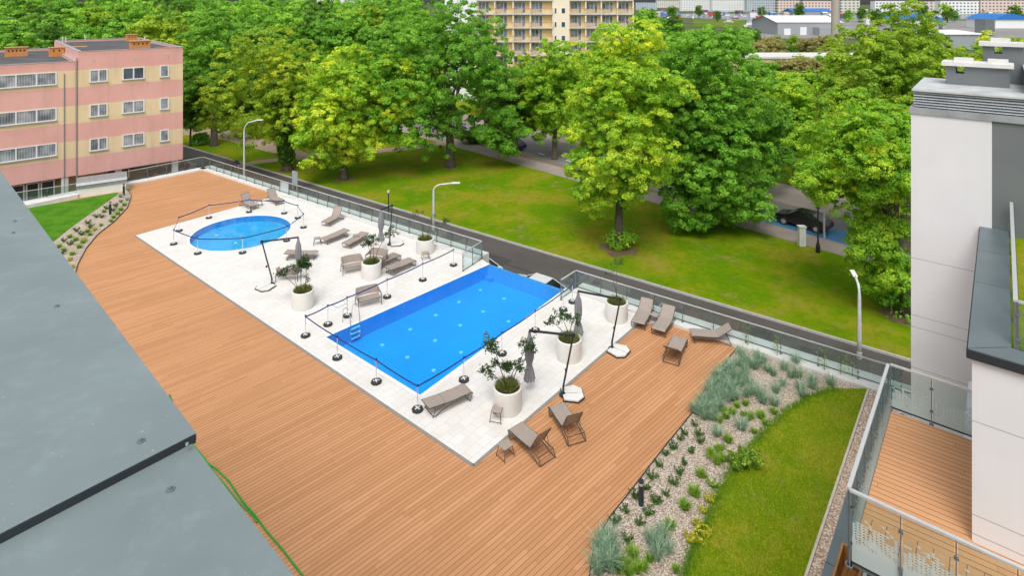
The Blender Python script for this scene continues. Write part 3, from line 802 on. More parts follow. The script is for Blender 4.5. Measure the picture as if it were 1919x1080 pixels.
def pot_tree(px, py, seed, stems, label, leaves=1.0, tuft=.30):
    """stems: list of (dx, dy, height, crown radius, crown height, droop)"""
    p = G(px, py); rng = random.Random(seed)
    root = empty('potted_tree', (p.x, p.y, .84), 0, label, 'potted tree', 'small trees growing in the white planters')
    mt = MB(); pts = []
    for (sx, sy, tx, ty, h, cr, chh, k) in stems:
        q = [Vector((sx, sy, -.03)), Vector((sx+(tx-sx)*.3+rng.uniform(-.05, .05), sy+(ty-sy)*.3, h*.4)), Vector((sx+(tx-sx)*.65+rng.uniform(-.05, .05), sy+(ty-sy)*.65, h*.75)), Vector((tx, ty, h))]
        mt.tube(q, [.02, .016, .012, .006], 6)
        for j in range(int(k*.16)):
            a = rng.random()*2*PI; e = Vector((tx+cr*math.cos(a)*rng.uniform(.4, 1), ty+cr*math.sin(a)*rng.uniform(.4, 1), h+rng.uniform(-chh, chh*.6)))
            b = q[2].lerp(q[3], rng.random()); md_ = b.lerp(e, .5)+Vector((0, 0, .06)); mt.tube([b, md_, e], [.007, .005, .003], 4)
            for u in range(6):
                t = rng.uniform(.45, 1.05); c = (b.lerp(md_, t*2) if t < .5 else md_.lerp(e, min(1.1, t*2-1)))
                for w_ in range(int(5*leaves)): pts.append((c.x+rng.gauss(0, .06), c.y+rng.gauss(0, .06), c.z+rng.gauss(0, .05)))
    mt.build('trunk', BARK, root, smooth=True)
    leafcloud('foliage', pts, .10, OLIVE, root, seed=seed, aspect=.5)
    blades('tuft_grass', 420, .42, tuft*.75, .018, TUFT, root, seed+5, .7)
    return root
planter(951.5, 767, 'white round planter nearest the camera, side table at its foot')
planter(1067, 671, 'white round planter on the stone right behind the mast of the nearest parasol')
planter(1156, 598, 'white round planter by the road railing near the right parasol')
planter(568, 575, 'white round planter in front of the left parasol')
planter(696.5, 519, 'white round planter between the loveseats and the loungers')
planter(797, 473, 'white round planter by the road railing with a side table before it')
pot_tree(951.5, 767, 1, [(0, 0, -.75, .6, 1.45, .55, .3, 90), (.05, 0, .35, .1, .85, .45, .25, 70), (-.1, .1, -.3, .1, .85, .5, .25, 90), (-.1, 0, -.8, .1, .6, .35, .2, 40), (.15, .1, .85, .5, 1.45, .45, .35, 70)], 'sprawling little tree with dark small leaves in the nearest planter', 1.2, .38)
pot_tree(1067, 671, 2, [(0, 0, -.4, .2, .95, .5, .18, 80), (0, 0, .25, .2, .95, .5, .25, 60), (-.05, 0, -.8, .2, .75, .4, .15, 40)], 'flat topped little tree in the planter behind the mast', 1.0)
pot_tree(1156, 598, 3, [(0, .05, .05, .2, 2.0, .5, .3, 40), (.1, 0, -.35, .3, 1.5, .4, .2, 26)], 'thin tall sapling with sparse pale leaves in the railing planter', .5)
pot_tree(568, 575, 4, [(-.1, 0, -.05, .1, 1.55, .33, .33, 110), (.12, 0, .15, .1, 1.5, .35, .4, 110), (-.2, -.05, -.75, .4, 1.0, .6, .2, 60), (.15, 0, .28, -.1, .8, .1, .4, 18), (-.2, 0, -1.2, .3, .75, .35, .15, 40)], 'two stemmed little tree with dense round dark heads in the left planter', 1.3, .3)
pot_tree(696.5, 519, 5, [(0, 0, -.3, .1, 1.15, .4, .3, 70), (.15, 0, .1, .1, 1.35, .5, .35, 70), (.15, 0, .9, .8, 1.6, .5, .4, 70)], 'open little tree with loose leaves in the central planter', 1.1)
pot_tree(797, 473, 6, [(-.1, 0, -.5, .2, 1.6, .5, .3, 30), (.1, 0, .5, 0, 1.5, .3, .2, 16), (0, 0, 1.45, -.3, 1.3, .3, .45, 46)], 'wispy sapling with a few leaf tufts in the far railing planter', .8)

# ---- cantilever parasols
def parasol(base, slab, mastfoot, elbow, tip, cbot, label, hm=2.45, seed=1):
    p = G(*base); root = empty('cantilever_parasol', (p.x, p.y, .012), 0, label, 'parasol', 'closed grey cantilever parasols')
    # elbow and tip: world directions on the ground from pixel offsets at their heights
    e = XD(elbow[0], p.y, 0); ze = ZY(elbow[1], p.y)
    e = Vector((e.x, p.y, ze))
    tp = tip                                              # (dx, dy, z) offset of the arm tip from the elbow
    L = Vector((p.x, p.y, .012))
    e = e-L; t = e+Vector((tp[0], tp[1], tp[2]))
    m = MB(); m.tube([(0, 0, .05), (0, 0, .35), Vector((0, 0, .35)).lerp(e, .12)+Vector((0, 0, .0)), e+Vector((0, 0, .03))], [.045, .045, .04, .038], 10); m.build('mast', DARKMET, root, smooth='auto')
    m = MB(); m.bar(e, t, .06, .085); m.build('arm', DARKMET, root, bevel=.01)
    m = MB(); m.box(e, (.12, .10, .14)); m.box(Vector((0, 0, 0)).lerp(e, .42)+Vector((-.06, 0, 0)), (.09, .06, .12)); m.build('crank', BLACK, root, bevel=.01)
    m = MB(); m.lathe([(.17, .0), (.17, .05), (.09, .07), (.07, .12), (0, .12)], 16); m.build('foot_plate', DARKMET, root)
    s = G(*slab)-G(*base); a0 = math.atan2(s.y, s.x)
    m = MB()
    d = Vector((math.cos(a0), math.sin(a0), 0)); nn = Vector((-d.y, d.x, 0)); c = Vector((s.x, s.y, 0))
    for sg in (-1, 1):
        poly = [c-d*.42+nn*sg*.02, c+d*.40+nn*sg*.02, c+d*.40+nn*sg*.26, c+d*.12+nn*sg*.50, c-d*.42+nn*sg*.36]
        m.prism([V2(q) for q in poly], .03, .085)
    m.build('ballast_slab', PLANTER, root)
    m = MB(); poly = [c-d*.46-nn*.40, c+d*.44-nn*.30, c+d*.44+nn*.30, c+d*.14+nn*.55, c-d*.46+nn*.40]
    poly = [c-d*.46-nn*.40, c+d*.14-nn*.55, c+d*.44-nn*.30, c+d*.44+nn*.30, c+d*.14+nn*.55, c-d*.46+nn*.40]
    m.prism([V2(q) for q in poly], .0, .035); m.bar((0, 0, .03), c-d*.3+Vector((0, 0, .03)), .12, .05); m.build('base_frame', BLACK, root)
    # folded canopy
    H = cbot; n = 40; rings = [(0, .05), (.08, .07), (.2, .13), (.4, .155), (.55, .15), (.66, .10), (.70, .095), (.78, .14), (.9, .185), (1.0, .21)]
    mb = MB(); base_i = len(mb.v); rng = random.Random(seed); ph = [rng.uniform(-.25, .25) for _ in range(n)]
    for (u, r) in rings:
        for k in range(n):
            a = 2*PI*k/n; rr = r*(1+.24*math.sin(8*a+u*1.2)*min(1, u*3+.2)+ph[k]*.25)
            z = -u*H+(.07*math.cos(8*a) if u == 1.0 else 0)
            mb.v.append((t.x+rr*math.cos(a), t.y+rr*math.sin(a), t.z-.05+z))
    for i in range(len(rings)-1):
        for k in range(n):
            a = i*n+k; b = i*n+(k+1) % n; mb.f.append((a, a+n, b+n, b)); mb.m.append(0)
    cn = mb.build('canopy', CANVAS, root, smooth=True)
    m = MB(); m.tube([(t.x, t.y, t.z+.06), (t.x, t.y, t.z-H*.95)], .02, 8); m.build('hub', DARKMET, root)
    return root
parasol((1056, 742), (1074, 741), None, (1075, 629), (-1.78, .28, .04), 1.98, 'closed grey parasol nearest the camera, canopy hanging over the stone', seed=1)
parasol((1147.5, 655), (1161, 660), None, (1163, 561), (-1.88, .6, .08), 1.98, 'closed grey parasol by the right planter near the infinity edge', seed=2)
parasol((510, 534), (497, 540), None, (491, 453), (1.80, .75, -.05), 1.95, 'closed grey parasol on the left near the paddling pool', seed=3)
parasol((731, 459), (744, 457), None, (735.5, 385), (-.50, -1.1, .10), 1.95, 'closed grey parasol at the back near the road railing', seed=4)

# ---- barrier posts and tapes
def make_post():
    root = empty('barrier_post', (0, 0, 0), 0, 'post', 'barrier post', 'steel barrier posts round the pools')
    MB().lathe([(.225, 0), (.235, .02), (.225, .075), (.15, .09), (.05, .095)], 8).build('base', RUBBER, root)
    m = MB().lathe([(.055, .085), (.055, .12), (.02, .13)], 12)
    for k in range(4):
        a = k*PI/2; m.box((.1*math.cos(a), .1*math.sin(a), .1), (.05, .05, .02), a)
    m.build('hub', WHITEP, root)
    MB().tube([(0, 0, .1), (0, 0, .98)], .021, 10).build('pole', CHROME, root)
    m = MB().lathe([(.034, .93), (.034, 1.02), (.0, 1.03)], 12); m.box((0, 0, .955), (.09, .03, .03)); m.build('head', TAPE, root)
    return root
BP = make_post()
ring = [(326, 458.4), (336, 433.5), (391.9, 409), (467.3, 398), (533, 400.5), (558.3, 409.4), (569.2, 427), (537.6, 452), (455, 474.7), (371, 476)]
rl = ['leftmost post of the ring', 'second from the left at the back', 'back left post of the ring', 'back post before the lounger', 'back right post of the ring', 'right hand back post of the ring', 'rightmost post of the ring', 'front right post of the ring', 'front middle post of the ring', 'front left post of the ring']
big = [(850.3, 498), (792.8, 526), (726, 558), (651, 593.5), (615, 610), (573, 631), (632.6, 672.6), (705.7, 718), (783, 770), (869.8, 714), (941, 664.8), (1003.7, 620.7), (1056, 582)]
bl = ['last post at the back near the glass return', 'second post from the glass return at the back', 'post behind the pool right of the loveseat', 'post behind the pool ladder', 'post between the ladder and the left corner', 'post at the left corner of the tape', 'first post along the near edge', 'middle post along the near edge', 'post at the near corner by the flat lounger', 'first post on the right side', 'post in the foliage of the nearest planter', 'post behind the nearest parasol tip', 'last post near the infinity edge']
for (p, l) in zip(ring, rl): q = G(*p); place(BP, (q.x, q.y, .012), random.uniform(0, 1), 'steel post of the paddling pool, '+l)
for (p, l) in zip(big, bl): q = G(*p); place(BP, (q.x, q.y, .012), random.uniform(0, 1), 'steel post of the large pool, '+l)
q = G(1073.3, 567.4); place(BP, (q.x, q.y, .012), .3, 'steel barrier post standing apart beside the right glass return')
def tape(pts, closed, label):
    P = [G(*p)+Vector((0, 0, .955)) for p in pts]
    if closed: P.append(P[0])
    m = MB()
    for i in range(len(P)-1):
        k = 6
        for j in range(k):
            def at(t): v = P[i].lerp(P[i+1], t); v.z -= .035*4*t*(1-t); return v
            m.bar(at(j/k), at((j+1)/k), .010, .062)
    o = m.build('barrier_tape', TAPE); tag(o, label, 'barrier tape', 'blue barrier tapes'); return o
tape(ring, True, 'blue tape strung round the paddling pool posts')
tape(big+[(1073.3, 567.4)], False, 'blue tape strung round the large pool posts')
# ladder
lp = G(649, 628); ld = (NR-NL).normalized(); ln = Vector((-ld.y, ld.x, 0))
lroot = empty('pool_ladder', (lp.x, lp.y, 0), 0, 'chrome ladder at the left end of the large pool', 'pool ladder')
e0 = (FL-NL).normalized(); e1 = Vector((e0.y, -e0.x, 0))
c0 = NL+e0*1.5-lroot.location
for s in (-.26, .26):
    b = c0+e0*s
    m = MB(); m.tube([b-e1*.62, b-e1*.60+Vector((0, 0, .45)), b-e1*.50+Vector((0, 0, .75)), b-e1*.2+Vector((0, 0, .86)), b+e1*.06+Vector((0, 0, .6)), b+e1*.14+Vector((0, 0, .05)), b+e1*.14+Vector((0, 0, -.7))], .022, 8); m.build('handrail', CHROME, lroot, smooth=True)
for z in (-.08, -.32, -.56):
    m = MB(); m.box(c0+e1*.15+Vector((0, 0, z)), (.10, .50, .03), math.atan2(e1.y, e1.x)); m.build('tread', WHITEP, lroot)
# floor hatch frames & small floor lamp
for px, py, lab in ((635, 571, 'white overflow cover plate lying on the stone behind the ladder'), (827, 464, 'white cover plate lying by the far planter')):
    q = G(px, py); r0 = empty('cover_plate', (q.x, q.y, .01), AANG, lab, 'cover plate', 'white cover plates')
    m = MB(); m.box((0, 0, .02), (.5, .5, .03)); m.build('plate', WHITEP, r0, bevel=.01); m = MB(); m.box((0, 0, .012), (.56, .56, .02)); m.build('frame', CONC, r0)
# bollard lights
def bollard(px, py, h, label):
    q = G(px, py); r0 = empty('bollard_light', (q.x, q.y, .03), 0, label, 'bollard light', 'dark bollard lights')
    MB().lathe([(.085, 0), (.085, h-.14)], 16).build('post', DARKMET, r0, smooth='auto')
    MB().lathe([(.075, h-.14), (.075, h-.05)], 16).build('lens', plain('frosted_lens', (.5, .5, .48), .4), r0)
    MB().lathe([(.09, h-.05), (.09, h), (0, h)], 16).build('cap', DARKMET, r0, smooth='auto')
    MB().lathe([(.13, 0), (.13, .02), (0, .02)], 16).build('foot', CONC, r0)
bollard(1202, 950, .80, 'dark bollard light standing in the right gravel bed')
bollard(207, 403, .95, 'dark bollard light in the middle of the left gravel bed')
bollard(232.5, 367, .95, 'dark bollard light at the far tip of the left gravel bed')
# green hose along the foot of the wall
hp = [(318, 742), (326, 765), (341, 800), (356, 828), (392, 872), (405, 880), (430, 905), (455, 942), (478, 968), (500, 998), (530, 1033), (560, 1072), (590, 1110), (640, 1170)]
m = MB(); m.tube([G(*p)+Vector((0, 0, .03)) for p in hp], .028, 6); tag(m.build('garden_hose', HOSE, smooth=True), 'thin bright green hose lying along the boards below the roof edge', 'hose')
hp2 = [(394, 876), (400, 886), (425, 915), (450, 946), (470, 965), (482, 982)]
m = MB(); m.tube([G(*p)+Vector((0, 0, .03)) for p in hp2], .024, 6); tag(m.build('garden_hose', HOSE, smooth=True), 'second short green hose strand beside the long one', 'hose')
# ================================================================== FOREGROUND ROOF
def dirty_metal(name, c, rough=.5):
    g = N(name); P = g.pos()
    n1 = g.noise(P, .9, 4, .6); n2 = g.noise(P, 7, 5, .7); n3 = g.noise(P, 60, 2, .6)
    col = g.ramp(n1, [(.3, tuple(a*.86 for a in c)), (.7, tuple(a*1.12 for a in c))])
    col = g.mix(g.math('MULTIPLY', g.math('SUBTRACT', n2, .52), 1.6, clamp=True), col, tuple(min(1, a*1.45) for a in c))
    col = g.mix(g.math('MULTIPLY', g.math('GREATER_THAN', n3, .735), .5), col, (.6, .62, .6))
    g.l(col, g.b.inputs['Base Color']); g.b.inputs['Roughness'].default_value = rough; g.b.inputs['Metallic'].default_value = .15
    st = g.n('ShaderNodeMapping'); st.inputs['Rotation'].default_value = (0, 0, .7); st.inputs['Scale'].default_value = (.5, 4, 1); g.l(P, st.inputs[0])
    g.bump(g.math('ADD', g.noise(P, 1.1, 2), g.math('MULTIPLY', g.noise(P, 120, 2), .02)), .22, .03)
    g.l(g.math('ADD', .32, g.math('MULTIPLY', g.noise(st.outputs[0], 1.5, 5, .7), .4)), g.b.inputs['Roughness'])
    return g.m
RMET = dirty_metal('roof_sheet_metal', (.210, .262, .268), .5)
RZ = 14.2
re0, re1, re2 = G(0, 329, RZ), G(361, 833, RZ), G(551, 1080, RZ)
rdir = (re2-re0).normalized(); rin = Vector((-rdir.y, rdir.x, 0)); rin = rin if rin.x < 0 else -rin      # inwards (left)
if rin.dot(Vector((-1, -1, 0))) < 0: rin = -rin
s0, s1 = G(0, 1020, RZ), G(361, 831, RZ); sdr = (s0-s1).normalized()
roof = empty('roof_building', (-6, 2, 0), 0, 'grey sheet metal roof in the near left foreground', 'building')
m = MB(); ex = re0-rdir*9; ex2 = re2+rdir*7
m.prism([V2(ex), V2(re0), V2(re1), V2(re2), V2(ex2), V2(ex2+rin*12), V2(ex+rin*12)], RZ-.16, RZ)
absbuild(m, 'lower_roof_sheet', RMET, roof)
m = MB(); tip = s1+(-sdr)*.012
m.prism([V2(ex+rin*-.012), V2(re0-rin*.012), V2(tip-rin*.004), V2(s1+sdr*12), V2(ex+rin*12)], RZ+.002, RZ+.030)
absbuild(m, 'upper_roof_sheet', RMET, roof)
m = MB(); m.bar(tip+Vector((0, 0, RZ*0+.0)), s1+sdr*11.9+Vector((0, 0, 0)), .006, .034)
m.v = [(a, b, c+.013) for a, b, c in m.v]
absbuild(m, 'sheet_lap', DARKMET, roof)
m = MB(); m.bar(ex-rin*.02+Vector((0, 0, RZ-.02)), tip-rin*.016+rdir*-.02+Vector((0, 0, RZ-.02)), .012, .05); absbuild(m, 'drip_edge', LEDGE, roof)
bi = [p+rin*.12 for p in (ex, re0, re2, ex2)]
m = MB(); m.prism([V2(p) for p in bi]+[V2(ex2+rin*11.9), V2(ex+rin*11.9)], -1.5, RZ-.165)
absbuild(m, 'wall', WHITEWALL, roof)
for px, py in ((265, 828), (320, 919), (107, 575), (25, 437), (28, 415)):
    zz = RZ+(.03 if py < 900 else 0); p = G(px, py, zz)
    m = MB().lathe([(.016, 0), (.015, .004), (.006, .005), (.006, .011), (0, .012)], 12, (p.x, p.y, zz)); absbuild(m, 'screw', GREYMET, roof, smooth='auto')
p = G(351, 834, RZ+.031); m = MB().lathe([(.008, 0), (.006, .006), (0, .008)], 10, (p.x, p.y, RZ+.031)); absbuild(m, 'rivet', CHROME, roof)

# ================================================================== RIGHT BUILDING
T0 = Vector((6.15, 10.8, 0)); K = Vector((8.45, 10.96, 0))
def TA(a, b, z=0): p = T0+avec*a+bvec*b; return Vector((p.x, p.y, z))
def KA(a, b, z=0): p = K+avec*a+bvec*b; return Vector((p.x, p.y, z))
def panelwall():
    g = N('white_facade_panels'); P = g.pos(); sp = g.n('ShaderNodeSeparateXYZ'); g.l(P, sp.inputs[0])
    z = sp.outputs[2]; base = g.ramp(g.noise(P, .8, 3), [(.3, (.70, .70, .715)), (.7, (.745, .745, .755))])
    fac = None
    for zz in (1.3, 3.4, 5.02, 6.25, 6.60, 8.3+.02, ):
        e = g.math('LESS_THAN', g.math('ABSOLUTE', g.math('SUBTRACT', z, zz)), .009)
        fac = e if fac is None else g.math('MAXIMUM', fac, e)
    cs = g.n('ShaderNodeMapping'); cs.inputs['Scale'].default_value = (3, 3, .12); g.l(P, cs.inputs[0])
    base = g.mix(g.math('MULTIPLY', g.math('SUBTRACT', g.noise(cs.outputs[0], 1, 4), .5), .7, clamp=True), base, (.60, .60, .60))
    g.l(g.mix(fac, base, (.38, .38, .39)), g.b.inputs['Base Color']); g.b.inputs['Roughness'].default_value = .7; return g.m
PANEL = panelwall()
RENDG = plain('grey_render', (.155, .17, .175), .85, var=.08, scale=.8)
rbld = empty('modern_apartment_building', K, 0, 'modern white building with wooden terraces, grey caps and louvred roof at the right edge', 'building')
B = rbld
def ab(m, name, mat, parent=None, **k):
    o = absbuild(m, name, mat, rbld, **k)
    return o
m = MB(); m.prism([V2(KA(0, 0)), V2(KA(9, 0)), V2(KA(9, 7.72)), V2(KA(0, 7.72))], 5.6, 9.50); ab(m, 'wall', PANEL)
m = MB(); m.prism([V2(KA(-1.7, 7.7)), V2(KA(.2, 7.7)), V2(KA(.2, 12.4)), V2(KA(-1.7, 12.4))], -1.7, 12.67); ab(m, 'tower_wall', PANEL)
m = MB(); m.prism([V2(KA(.2, 7.72)), V2(KA(9, 7.72)), V2(KA(9, 13)), V2(KA(.2, 13))], 9.0, 12.67); ab(m, 'grey_wall', RENDG)
m = MB(); m.prism([V2(TA(-.74, -3)), V2(TA(11, -3)), V2(TA(11, 12.0)), V2(TA(3.35-.0, 12.0)), V2(TA(3.35-.0, 5.2)), V2(TA(-.74, 5.2))], -1.55, 2.79); ab(m, 'lower_wall', WHITEWALL)
m = MB(); m.prism([V2(TA(1.4, .6)), V2(TA(11, .6)), V2(TA(11, 8)), V2(TA(1.4, 8))], 2.8, 5.79); ab(m, 'middle_wall', PANEL)
# terrace slab and boards
m = MB(); m.prism([V2(TA(0, 0)), V2(TA(11, 0)), V2(TA(11, 4.78)), V2(TA(0, 4.78))], 5.80, 6.085); ab(m, 'terrace_slab', GREYMET)
m = MB(); m.sheet([[V2(TA(.03, .95)), V2(TA(10.9, .95)), V2(TA(10.9, 4.76)), V2(TA(.03, 4.76))]], 6.10); ab(m, 'terrace_deck', TDECK)
m = MB(); m.sheet([[V2(TA(.03, .03)), V2(TA(10.9, .03)), V2(TA(10.9, .945)), V2(TA(.03, .945))]], 6.10); ab(m, 'terrace_border_deck', TDECK2)
# lower terrace
m = MB(); m.prism([V2(TA(-.80, -3)), V2(TA(11, -3)), V2(TA(11, 3.35)), V2(TA(-.80, 3.35))], 2.8, 2.98); ab(m, 'lower_terrace_slab', GREYMET)
m = MB(); m.sheet([[V2(TA(.05, -2.9)), V2(TA(1.38, -2.9)), V2(TA(1.38, 3.2)), V2(TA(.05, 3.2))]], 3.0); ab(m, 'lower_terrace_deck', LDECK)
WOODT = plain('oiled_wood_trim', (.42, .20, .06), .55, var=.2, scale=3)
tr = empty('wooden_trough', TA(-.5, 0, 3), 0, 'long brown wooden trough on the terrace below the glass railing', 'planter box')
def ab2(m, n_, mt, r): L = r.location; m.v = [(a-L.x, b-L.y, c-L.z) for a, b, c in m.v]; return m.build(n_, mt, r)
m = MB()
for a_ in (-.74, -.30): m.bar(TA(a_, -3, 3.25), TA(a_, 3.28, 3.25), .045, .5)
for b_ in (-3, 3.26): m.bar(TA(-.715, b_, 3.25), TA(-.325, b_, 3.25), .045, .496)
ab2(m, 'side_board', WOODT, tr)
m = MB(); m.sheet([[V2(TA(-.71, -2.9)), V2(TA(-.33, -2.9)), V2(TA(-.33, 3.2)), V2(TA(-.71, 3.2))]], 3.06); ab2(m, 'bottom_board', LDECK, tr)
# roof caps on the block
m = MB()
def cap(p, q, w_, z, th=.05, inn=None):
    d = (q-p).normalized(); nn = Vector((-d.y, d.x, 0)) if inn is None else inn
    return m.prism([V2(p), V2(q), V2(q+nn*w_), V2(p+nn*w_)], z-th, z)
zc = 9.66
for k in range(3):
    b0, b1 = (.0, 3.35, 5.6)[k], (3.33, 5.58, 7.66)[k]
    m = MB(); m.prism([V2(KA(-.06, b0-.06 if k == 0 else b0)), V2(KA(.56, b0+.50 if k == 0 else b0)), V2(KA(.56, b1)), V2(KA(-.06, b1))], zc-.03, zc); ab(m, 'parapet_cap', GREYMET)
m = MB(); m.prism([V2(KA(-.055, -.075)), V2(KA(9, -.075)), V2(KA(9, .44)), V2(KA(.56, .44))], zc-.03, zc-.001); ab(m, 'parapet_cap', GREYMET)
m = MB(); m.bar(KA(-.07, -.08, zc-.10), KA(9, -.08, zc-.10), .012, .16); m.bar(KA(-.075, -.08, zc-.10), KA(-.075, 7.66, zc-.10), .012, .16); ab(m, 'cap_fascia', DARKMET)
m = MB(); m.prism([V2(KA(0.01, 0.01)), V2(KA(8.99, .01)), V2(KA(8.99, .5)), V2(KA(.5, .5)), V2(KA(.5, 7.7)), V2(KA(.01, 7.7))], 9.5, zc-.032); ab(m, 'parapet', PANEL)
m = MB(); m.prism([V2(KA(.5, .5)), V2(KA(9, .5)), V2(KA(9, 7.7)), V2(KA(.5, 7.7))], 9.2, 9.52); struct(m.build('roof_lawn', GLAWN))
railing([KA(.62, 7.55, 9.5), KA(.62, .56, 9.5)], 1.4, 'glass railing along the cap of the white block at the right edge', 'glass railings of the white building', top=1.0, zb=.02, railw=.07)
railing([KA(.66, .56, 9.5), KA(8.5, .56, 9.5)], 1.4, 'glass railing at the front of the roof lawn at the right edge', 'glass railings of the white building', top=1.0, zb=.02, railw=.05)
# roof: flashing, louvres, chimneys
m = MB(); m.prism([V2(KA(-1.74, 7.66)), V2(KA(9, 7.66)), V2(KA(9, 13)), V2(KA(-1.74, 13))], 12.672, 12.86); ab(m, 'roof_flashing', plain('zinc_flashing', (.40, .43, .45), .45, .4, var=.2, scale=1.5))
LOUV = plain('louvre_metal', (.50, .53, .55), .45, .3, var=.15, scale=2)
def louvre(a0, a1, b0, b1, z0, z1):
    o = MB(); o.prism([V2(KA(a0+.05, b0+.08)), V2(KA(a1, b0+.08)), V2(KA(a1, b1)), V2(KA(a0+.05, b1))], z0, z1-.06); r = ab(o, 'louvre_core', DARKMET)
    o = MB(); n_ = max(3, int((z1-z0-.06)/.075))
    for k in range(n_):
        z = z0+.03+k*(z1-z0-.07)/n_
        o.face([KA(a0+.02, b0, z), KA(a1, b0, z), KA(a1, b0+.07, z+.05), KA(a0+.02, b0+.07, z+.05)])
        o.face([KA(a0, b0+.0, z), KA(a0+.07, b0+.07, z+.05), KA(a0+.07, b1, z+.05), KA(a0, b1, z)])
    ab(o, 'louvre_blades', LOUV)
    o = MB(); o.prism([V2(KA(a0-.03, b0-.03)), V2(KA(a1, b0-.03)), V2(KA(a1, b1)), V2(KA(a0-.03, b1))], z1-.055, z1); ab(o, 'louvre_top', plain('pale_roof_sheet', (.58, .60, .60), .5, .2, var=.2, scale=1.5))
louvre(-1.66, 9, 7.76, 11.4, 12.862, 13.40)
louvre(.95, 9, 8.6, 12, 13.41, 14.05)
def chimney(a0, a1, b0, b1, z0, z1, holes):
    o = MB(); o.prism([V2(KA(a0, b0)), V2(KA(a1, b0)), V2(KA(a1, b1)), V2(KA(a0, b1))], z0, z1-.36)
    xs = [a0]+[h for p in holes for h in p]+[a1]
    for i in range(0, len(xs), 2): o.prism([V2(KA(xs[i], b0)), V2(KA(xs[i+1], b0)), V2(KA(xs[i+1], b1)), V2(KA(xs[i], b1))], z1-.36, z1-.12)
    ab(o, 'roof_stack', RENDG)
    o = MB(); o.prism([V2(KA(a0-.1, b0-.1)), V2(KA(a1+.1, b0-.1)), V2(KA(a1+.1, b1+.1)), V2(KA(a0-.1, b1+.1))], z1-.12, z1); 
    for k in range(2): c = KA(a0+.45+k*.85, (b0+b1)/2, z1+.06); o.box(c, (.4, .5, .12), AANG)
    ab(o, 'stack_cap', LEDGE)
chimney(-.98, .60, 9.75, 10.5, 13.4, 14.12, [(-.72, -.50)])
chimney(-.07, 3.0, 11.0, 11.8, 13.4, 14.72, [(.22, .42), (.95, 1.15)])
m = MB(); m.tube([KA(1.15, 7.66, 10.7), KA(1.15, 7.66, 12.1)], .035, 8); m.bar(KA(.95, 7.62, 11.6), KA(1.15, 7.62, 11.55), .02); ab(m, 'downpipe', WHITEP)
# terrace railings
TG = 'glass railings of the white building'
railing([TA(-.04, 4.76, 6.1), TA(-.04, -.04, 6.1)], .76, 'dotted glass railing on the left side of the wooden terrace', TG, top=1.1, zb=-.28, glass=GLASSD, postw=.03, railw=.065, postmat=GREYMET)
railing([TA(-.02, -.06, 6.1), TA(10, -.06, 6.1)], .76, 'dotted glass railing along the front of the wooden terrace', TG, top=1.1, zb=-.28, glass=GLASSD, postw=.03, railw=.065, postmat=GREYMET)
railing([TA(.0, 4.80, 6.1), TA(1.64, 4.80, 6.1)], .82, 'dotted glass railing at the back of the wooden terrace', TG, top=1.1, zb=-.02, glass=GLASSD, postw=.03, railw=.05, postmat=GREYMET)
railing([TA(-.08, 2.25, 3.0), TA(-.08, -3, 3.0)], 1.0, 'glass railing of the lower terrace under the wooden terrace', TG, top=1.2, zb=.02, railw=.06)

# ================================================================== PINK BUILDING
Q = Vector((-33.1, 60, 0)); qd = Vector((.743, .669, 0)); qn = Vector((-.669, .743, 0))
def QP(t, o, z=0): p = Q-qd*t+qn*o; return Vector((p.x, p.y, z))
def tq(px): r = (px-960)/F; return (Q.x-r*Q.y)/(qd.x-qd.y*r)
def pinkmat():
    g = N('pink_and_cream_render'); P = g.pos(); sp = g.n('ShaderNodeSeparateXYZ'); g.l(P, sp.inputs[0]); z = sp.outputs[2]
    fac = None
    for z0, z1 in ((8.33, 9.87), (5.05, 6.65), (1.90, 3.42), (-4, .22)):
        e = g.math('MULTIPLY', g.math('GREATER_THAN', z, z0), g.math('LESS_THAN', z, z1)); fac = e if fac is None else g.math('MAXIMUM', fac, e)
    n1 = g.noise(P, .35, 4, .6)
    pk = g.ramp(n1, [(.3, (.72, .38, .33)), (.7, (.79, .45, .40))]); cr = g.ramp(n1, [(.3, (.74, .58, .35)), (.7, (.82, .67, .42))])
    c = g.mix(fac, pk, cr)
    mp = g.n('ShaderNodeMapping'); mp.inputs['Scale'].default_value = (1.2, 1.2, .15); g.l(P, mp.inputs[0])
    c = g.mix(g.math('MULTIPLY', g.math('SUBTRACT', g.noise(mp.outputs[0], 1, 4, .7), .48), 1.0, clamp=True), c, (.38, .27, .21))
    g.l(c, g.b.inputs['Base Color']); g.b.inputs['Roughness'].default_value = .85; return g.m
PINK = pinkmat(); CREAM = plain('cream_render', (.60, .46, .27), .85)
pb = empty('pink_apartment_building', Q, 0, 'three storey pink and cream striped building with orange chimneys behind the deck', 'building')
def qb(m, name, mat, parent=None, **k):
    m.v = [(a-Q.x, b-Q.y, c) for a, b, c in m.v]; return m.build(name, mat, parent or pb, **k)
t8 = tq(147)
m = MB(); m.prism([V2(QP(0, 0)), V2(QP(t8, 0)), V2(QP(t8, 21.8)), V2(QP(0, 21.8))], .25, 11.30); qb(m, 'wall', PINK)
m = MB(); m.prism([V2(QP(t8+.003, .25)), V2(QP(45, .25)), V2(QP(45, 22)), V2(QP(t8+.003, 22))], .25, 10.42); qb(m, 'wall', PINK)
m = MB(); m.prism([V2(QP(6, 2.2)), V2(QP(45, 1.3)), V2(QP(45, 21)), V2(QP(6, 21))], -4.05, .248); qb(m, 'ground_floor_wall', CREAM)
BIT = plain('bitumen_roof', (.085, .085, .09), .85, var=.35, scale=.5)
RIMM = plain('roof_rim_sheet', (.42, .42, .42), .5, .2)
